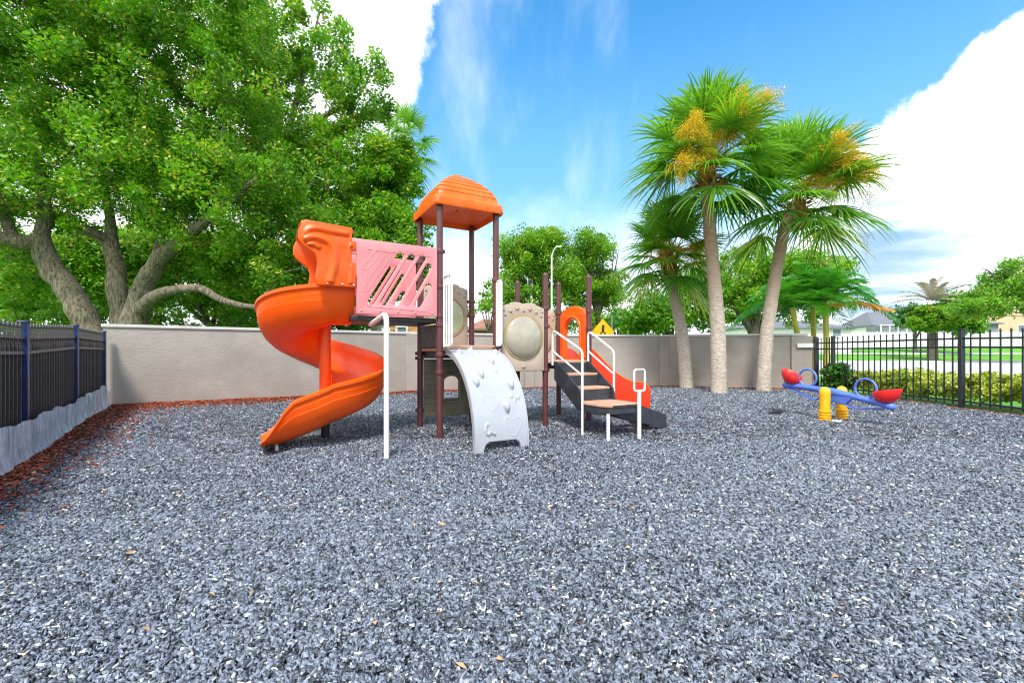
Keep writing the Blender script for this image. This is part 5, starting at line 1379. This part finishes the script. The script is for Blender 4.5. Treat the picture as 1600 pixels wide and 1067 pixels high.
for sg in (-1, 1):
    # steering ring
    c = sp_(.50 * sg, .205); rg = []
    for k in range(37):
        t = k / 36 * 2 * math.pi; rg.append(c + dl * (.165 * math.cos(t)) + ul * (.165 * math.sin(t)))
    MB().tube(rg, .019, 12, False).build('handle_ring', M['blue'], ss_, origin=W3(c), ang=80)
    # foot loop below
    c1 = sp_(.30 * sg, -.01); pts = [sp_(.26 * sg, .0), sp_(.24 * sg, -.075), sp_(.30 * sg, -.095), sp_(.66 * sg, -.085), sp_(.80 * sg, -.03)]
    pts = [sp_(.50 * sg, .0), sp_(.32 * sg, .0), sp_(.225 * sg, -.08), sp_(.28 * sg, -.165), sp_(.42 * sg, -.160), sp_(.84 * sg, -.06)]
    for o_ in (-.03, .03): MB().tube(smooth_path([q + pn * o_ for q in pts], 6), .013, 10).build('foot_loop', M['blue'], ss_, origin=W3(c1), ang=80)
    # bucket seat
    c = sp_(.80 * sg, .055); vs = []; n_ = 28
    rings_ = [(.0, .015), (.07, .015), (.11, .03), (.135, .075), (.145, .12), (.155, .125), (.16, .115), (.148, .06), (.115, .0), (.06, -.015), (.0, -.015)]
    for r_, h_ in rings_:
        for k in range(n_):
            t = 2 * math.pi * k / n_; outward = math.cos(t)
            back = (.5 + .5 * outward) ** 1.1
            hh = h_ * (1 + 1.05 * back) if h_ > .02 else h_
            vs.append(W3(c + dl * (sg * r_ * math.cos(t) * (1.12 + .25 * back * (h_ > .02))) + pn * (r_ * math.sin(t) * .95) + ul * hh))
    fs = [(i * n_ + k, i * n_ + (k + 1) % n_, (i + 1) * n_ + (k + 1) % n_, (i + 1) * n_ + k) for i in range(len(rings_) - 1) for k in range(n_)]
    MB().add(vs, fs).build('seat', M['red'], ss_, origin=W3(c), ang=60)

# ------------------------------------------------------------------ scraps on the chips
def scrap(name, label, cat, p, pts, mat, th=.01):
    z = gz(p[0], p[1]) + .02
    o = MB().prism([(p[0] + a, p[1] + b, z + c) for a, b, c in pts], Zu, th).build(name, mat, bevel=.003, origin=(p[0], p[1], z)); tag(o, label, cat)
scrap('plastic_scrap', 'pale grey plastic scrap lying on the chips in front of the yellow seesaw posts', 'scrap', (5.62, 7.75), [(-.08, .02, 0), (.0, -.09, .0), (.07, -.02, .01), (.05, .08, .02), (-.03, .07, .01)], M['white_plastic'])
scrap('rubber_scrap', 'black curled rubber scrap on the chips left of the seesaw', 'scrap', (5.15, 8.75), [(-.16, -.03, 0), (-.05, -.05, .02), (.10, -.02, .01), (.17, .04, .03), (.04, .04, .02), (-.10, .03, .0)], M['dark'], .03)

# ------------------------------------------------------------------ street furniture beyond the wall
def lamp(label, px, D_, ytop, r_, arm, matn, cat='street lamp', name='street_lamp', group=None, head=True):
    x_ = (px - 800) / 700 * D_; z0 = gz(x_, D_); zt = PX(px, ytop, D_).z
    t = thing(name, label, cat, (x_, D_, z0), group)
    MB().tube([(x_, D_, z0), (x_, D_, zt)], [r_ * 1.2, r_ * .8], 12).build('pole', M[matn], t, origin=(x_, D_, z0))
    if head:
        pts = smooth_path([(x_, D_, zt - .1), (x_ + arm * .5, D_, zt + .35), (x_ + arm, D_, zt + .45)], 5)
        MB().tube(pts, r_ * .5, 8).build('arm', M[matn], t, origin=(x_, D_, zt)); MB().box((x_ + arm * 1.15, D_, zt + .45), (.34, .14, .08)).build('lamp_head', M[matn], t, bevel=.03, origin=(x_ + arm, D_, zt))
lamp('tall pale street lamp behind the wall between the bubble panel and orange arch', 862, 26, 398, .055, .35, 'white_wall')
lamp('short pale pole behind the wall right of the yellow sign', 956, 33, 492, .06, 0, 'white_wall', 'pole', 'pole', head=False)
lamp('dark pole behind the wall right of the oak trunk', 236, 15, 470, .055, 0, 'fence', 'pole', 'pole', head=False)
# yellow crossing sign
x_, D_ = PX(942, 515, 32).x, 32; z0 = gz(x_, D_); cz_ = PX(942, 518, 32).z
sg_ = thing('warning_sign', 'yellow diamond crossing sign peeking over the wall right of the hand rails', 'sign', (x_, D_, z0))
MB().tube([(x_, D_ + .05, z0), (x_, D_ + .05, cz_)], .04, 8).build('pole', M['steel'], sg_, origin=(x_, D_, z0))
MB().prism([(x_ - .82, D_, cz_), (x_, D_, cz_ - .90), (x_ + .82, D_, cz_), (x_, D_, cz_ + .90)], (0, -1, 0), .02).build('sign_face', M['yellow'], sg_, origin=(x_, D_, cz_))
mb = MB()
mb.lathe((x_ + .02, D_ - .03, cz_ + .38), [(.10, 0), (.10, .01), (.0005, .01)], 12, (Vector((1, 0, 0)), Zu, Vector((0, -1, 0))))
mb.box((x_ + .0, D_ - .03, cz_ + .10), (.18, .012, .36)); mb.box((x_ - .14, D_ - .03, cz_ - .22), (.09, .012, .36)); mb.box((x_ + .14, D_ - .03, cz_ - .22), (.09, .012, .36))
mb.build('symbol', M['dark'], sg_, origin=(x_, D_ - .03, cz_))

# ------------------------------------------------------------------ houses
M['roof_grey'] = pmat('grey_shingles', (.15, .16, .185), .8, .12, 2, .02, 12, stretch=(1, 1, 3)); M['roof_brown'] = pmat('brown_tiles', (.30, .15, .10), .8, .2, 2, .02, 10, stretch=(1, 1, 3))
M['tan_wall'] = pmat('tan_house_wall', (.66, .44, .28), .8, .05, .5); M['orange_wall'] = pmat('orange_house_wall', (.60, .30, .13), .8, .05, .5)
M['brown_wall'] = pmat('brown_house_wall', (.34, .20, .11), .8, .08, .5); M['glass'] = pmat('window_glass', (.18, .22, .25), .1, .2, .5, spec=.8); M['screen_grey'] = pmat('porch_screen', (.20, .22, .24), .6, .2, 1)
def house(label, px0, px1, ytop, D_, wallm, roofm, roofpx, depth=8, wins=(), ridge=True, name='house', group='houses beyond the wall', over=.5):
    x0 = (px0 - 800) / 700 * D_; x1 = (px1 - 800) / 700 * D_; xc = (x0 + x1) / 2; z0 = gz(xc, D_) - .3; zt = PX(px0, ytop, D_).z
    t = thing(name, label, 'house', (xc, D_ + depth / 2, z0), group)
    MB().box((xc, D_ + depth / 2, (z0 + zt) / 2), (x1 - x0, depth, zt - z0)).build('wall', M[wallm], t, origin=(xc, D_ + depth / 2, z0))
    if roofm:
        zr = PX(px0, roofpx, D_).z; e = over; xa, xb, ya, yb = x0 - e, x1 + e, D_ - e, D_ + depth + e; ym = (ya + yb) / 2; ins = min((xb - xa) * .3, depth * .5)
        vs = [(xa, ya, zt), (xb, ya, zt), (xb, yb, zt), (xa, yb, zt), (xa + ins, ym, zr), (xb - ins, ym, zr), (xa, ya, zt - .15), (xb, ya, zt - .15), (xb, yb, zt - .15), (xa, yb, zt - .15)]
        MB().add(vs, [(0, 1, 5, 4), (1, 2, 5), (2, 3, 4, 5), (3, 0, 4), (6, 7, 1, 0), (7, 8, 2, 1), (8, 9, 3, 2), (9, 6, 0, 3), (9, 8, 7, 6)]).build('roof', M[roofm], t, origin=(xc, D_, zt), smooth=False)
    for (a, b, c, e) in wins:
        p0_ = PX(a, c, D_ - .03); p1_ = PX(b, e, D_ - .03)
        w_ = MB(); fx = (p0_.x + p1_.x) / 2; fz = (p0_.z + p1_.z) / 2; sx_, sz_ = abs(p1_.x - p0_.x), abs(p1_.z - p0_.z)
        for dx in (-.5, .5): w_.box((fx + dx * sx_, D_ - .05, fz), (.12, .1, sz_ + .12))
        for dz in (-.5, .5): w_.box((fx, D_ - .055, fz + dz * sz_), (sx_ - .13, .1, .12))
        wo_ = w_.build('window', M['white_wall'], t, origin=(fx, D_ - .05, fz))
        MB().box((fx, D_ - .03, fz), (sx_ - .12, .04, sz_ - .12)).build('pane', M['glass'], wo_, origin=(fx, D_ - .03, fz))
    return t
house('orange tan house with small window seen under the pink slotted panel', 609, 690, 490, 30, 'orange_wall', 'roof_brown', 470, wins=((620, 636, 510, 524),))
house('brown house with brown tiled hip roof seen between the tower posts', 735, 800, 514, 33, 'brown_wall', 'roof_brown', 492)
house('grey roofed house with white eaves left of the silvery dead palm', 1365, 1432, 508, 78, 'white_wall', 'roof_grey', 484, group='houses across the street')
house('tan gabled house at the far right behind the large feathery tree', 1530, 1760, 492, 80, 'tan_wall', 'tan_wall', 478, wins=((1590, 1604, 508, 524),), group='houses across the street', over=.1)
house('low grey roofed house behind the bright round tree', 1508, 1560, 505, 72.5, 'screen_grey', 'roof_grey', 499, depth=5, group='houses across the street')
house('long pale house with grey roof behind the cabbage palms', 1160, 1330, 512, 60, 'white_wall', 'roof_grey', 498, wins=((1300, 1314, 514, 526), (1172, 1182, 516, 524)), group='houses across the street')
# screened porches
def porch(label, px0, px1, ytop, D_, bays):
    x0 = (px0 - 800) / 700 * D_; x1 = (px1 - 800) / 700 * D_; z0 = gz(x0, D_); zt = PX(px0, ytop, D_).z; xc = (x0 + x1) / 2
    t = thing('screened_porch', label, 'porch', (xc, D_, z0))
    MB().box((xc, D_ + 1.5, (z0 + zt) / 2), (x1 - x0, 3, zt - z0 - .1)).build('screen', M['screen_grey'], t, origin=(xc, D_, z0))
    for k in range(bays + 1):
        x_ = x0 + (x1 - x0) * k / bays; MB().box((x_, D_ - .05, (z0 + zt) / 2), (.16, .12, zt - z0)).build('frame_post', M['white_wall'], t, origin=(x_, D_, z0))
    MB().box((xc, D_ - .06, zt), (x1 - x0 + .3, .2, .2)).build('frame_beam', M['white_wall'], t, origin=(xc, D_, zt))
porch('white framed screened porch left of the silvery dead palm', 1376, 1430, 508, 74, 4)
porch('white framed screened porch right of the silvery dead palm', 1474, 1500, 505, 74, 1)
# white vinyl fence far across the street
wf = thing('vinyl_fence', 'long white vinyl fence across the street beyond the lawn', 'fence', (70, 70, 2.2))
for k in range(24):
    x0_ = 36 + k * 4.2; MB().box((x0_ + 2.1, 70, 3.3), (4.0, .08, 2.6)).build('panel', M['white_wall'], wf, origin=(x0_ + 2.1, 70, 2.2))
    MB().box((x0_, 69.98, 3.35), (.18, .18, 2.75)).build('post', M['white_wall'], wf, origin=(x0_, 70, 2.2))
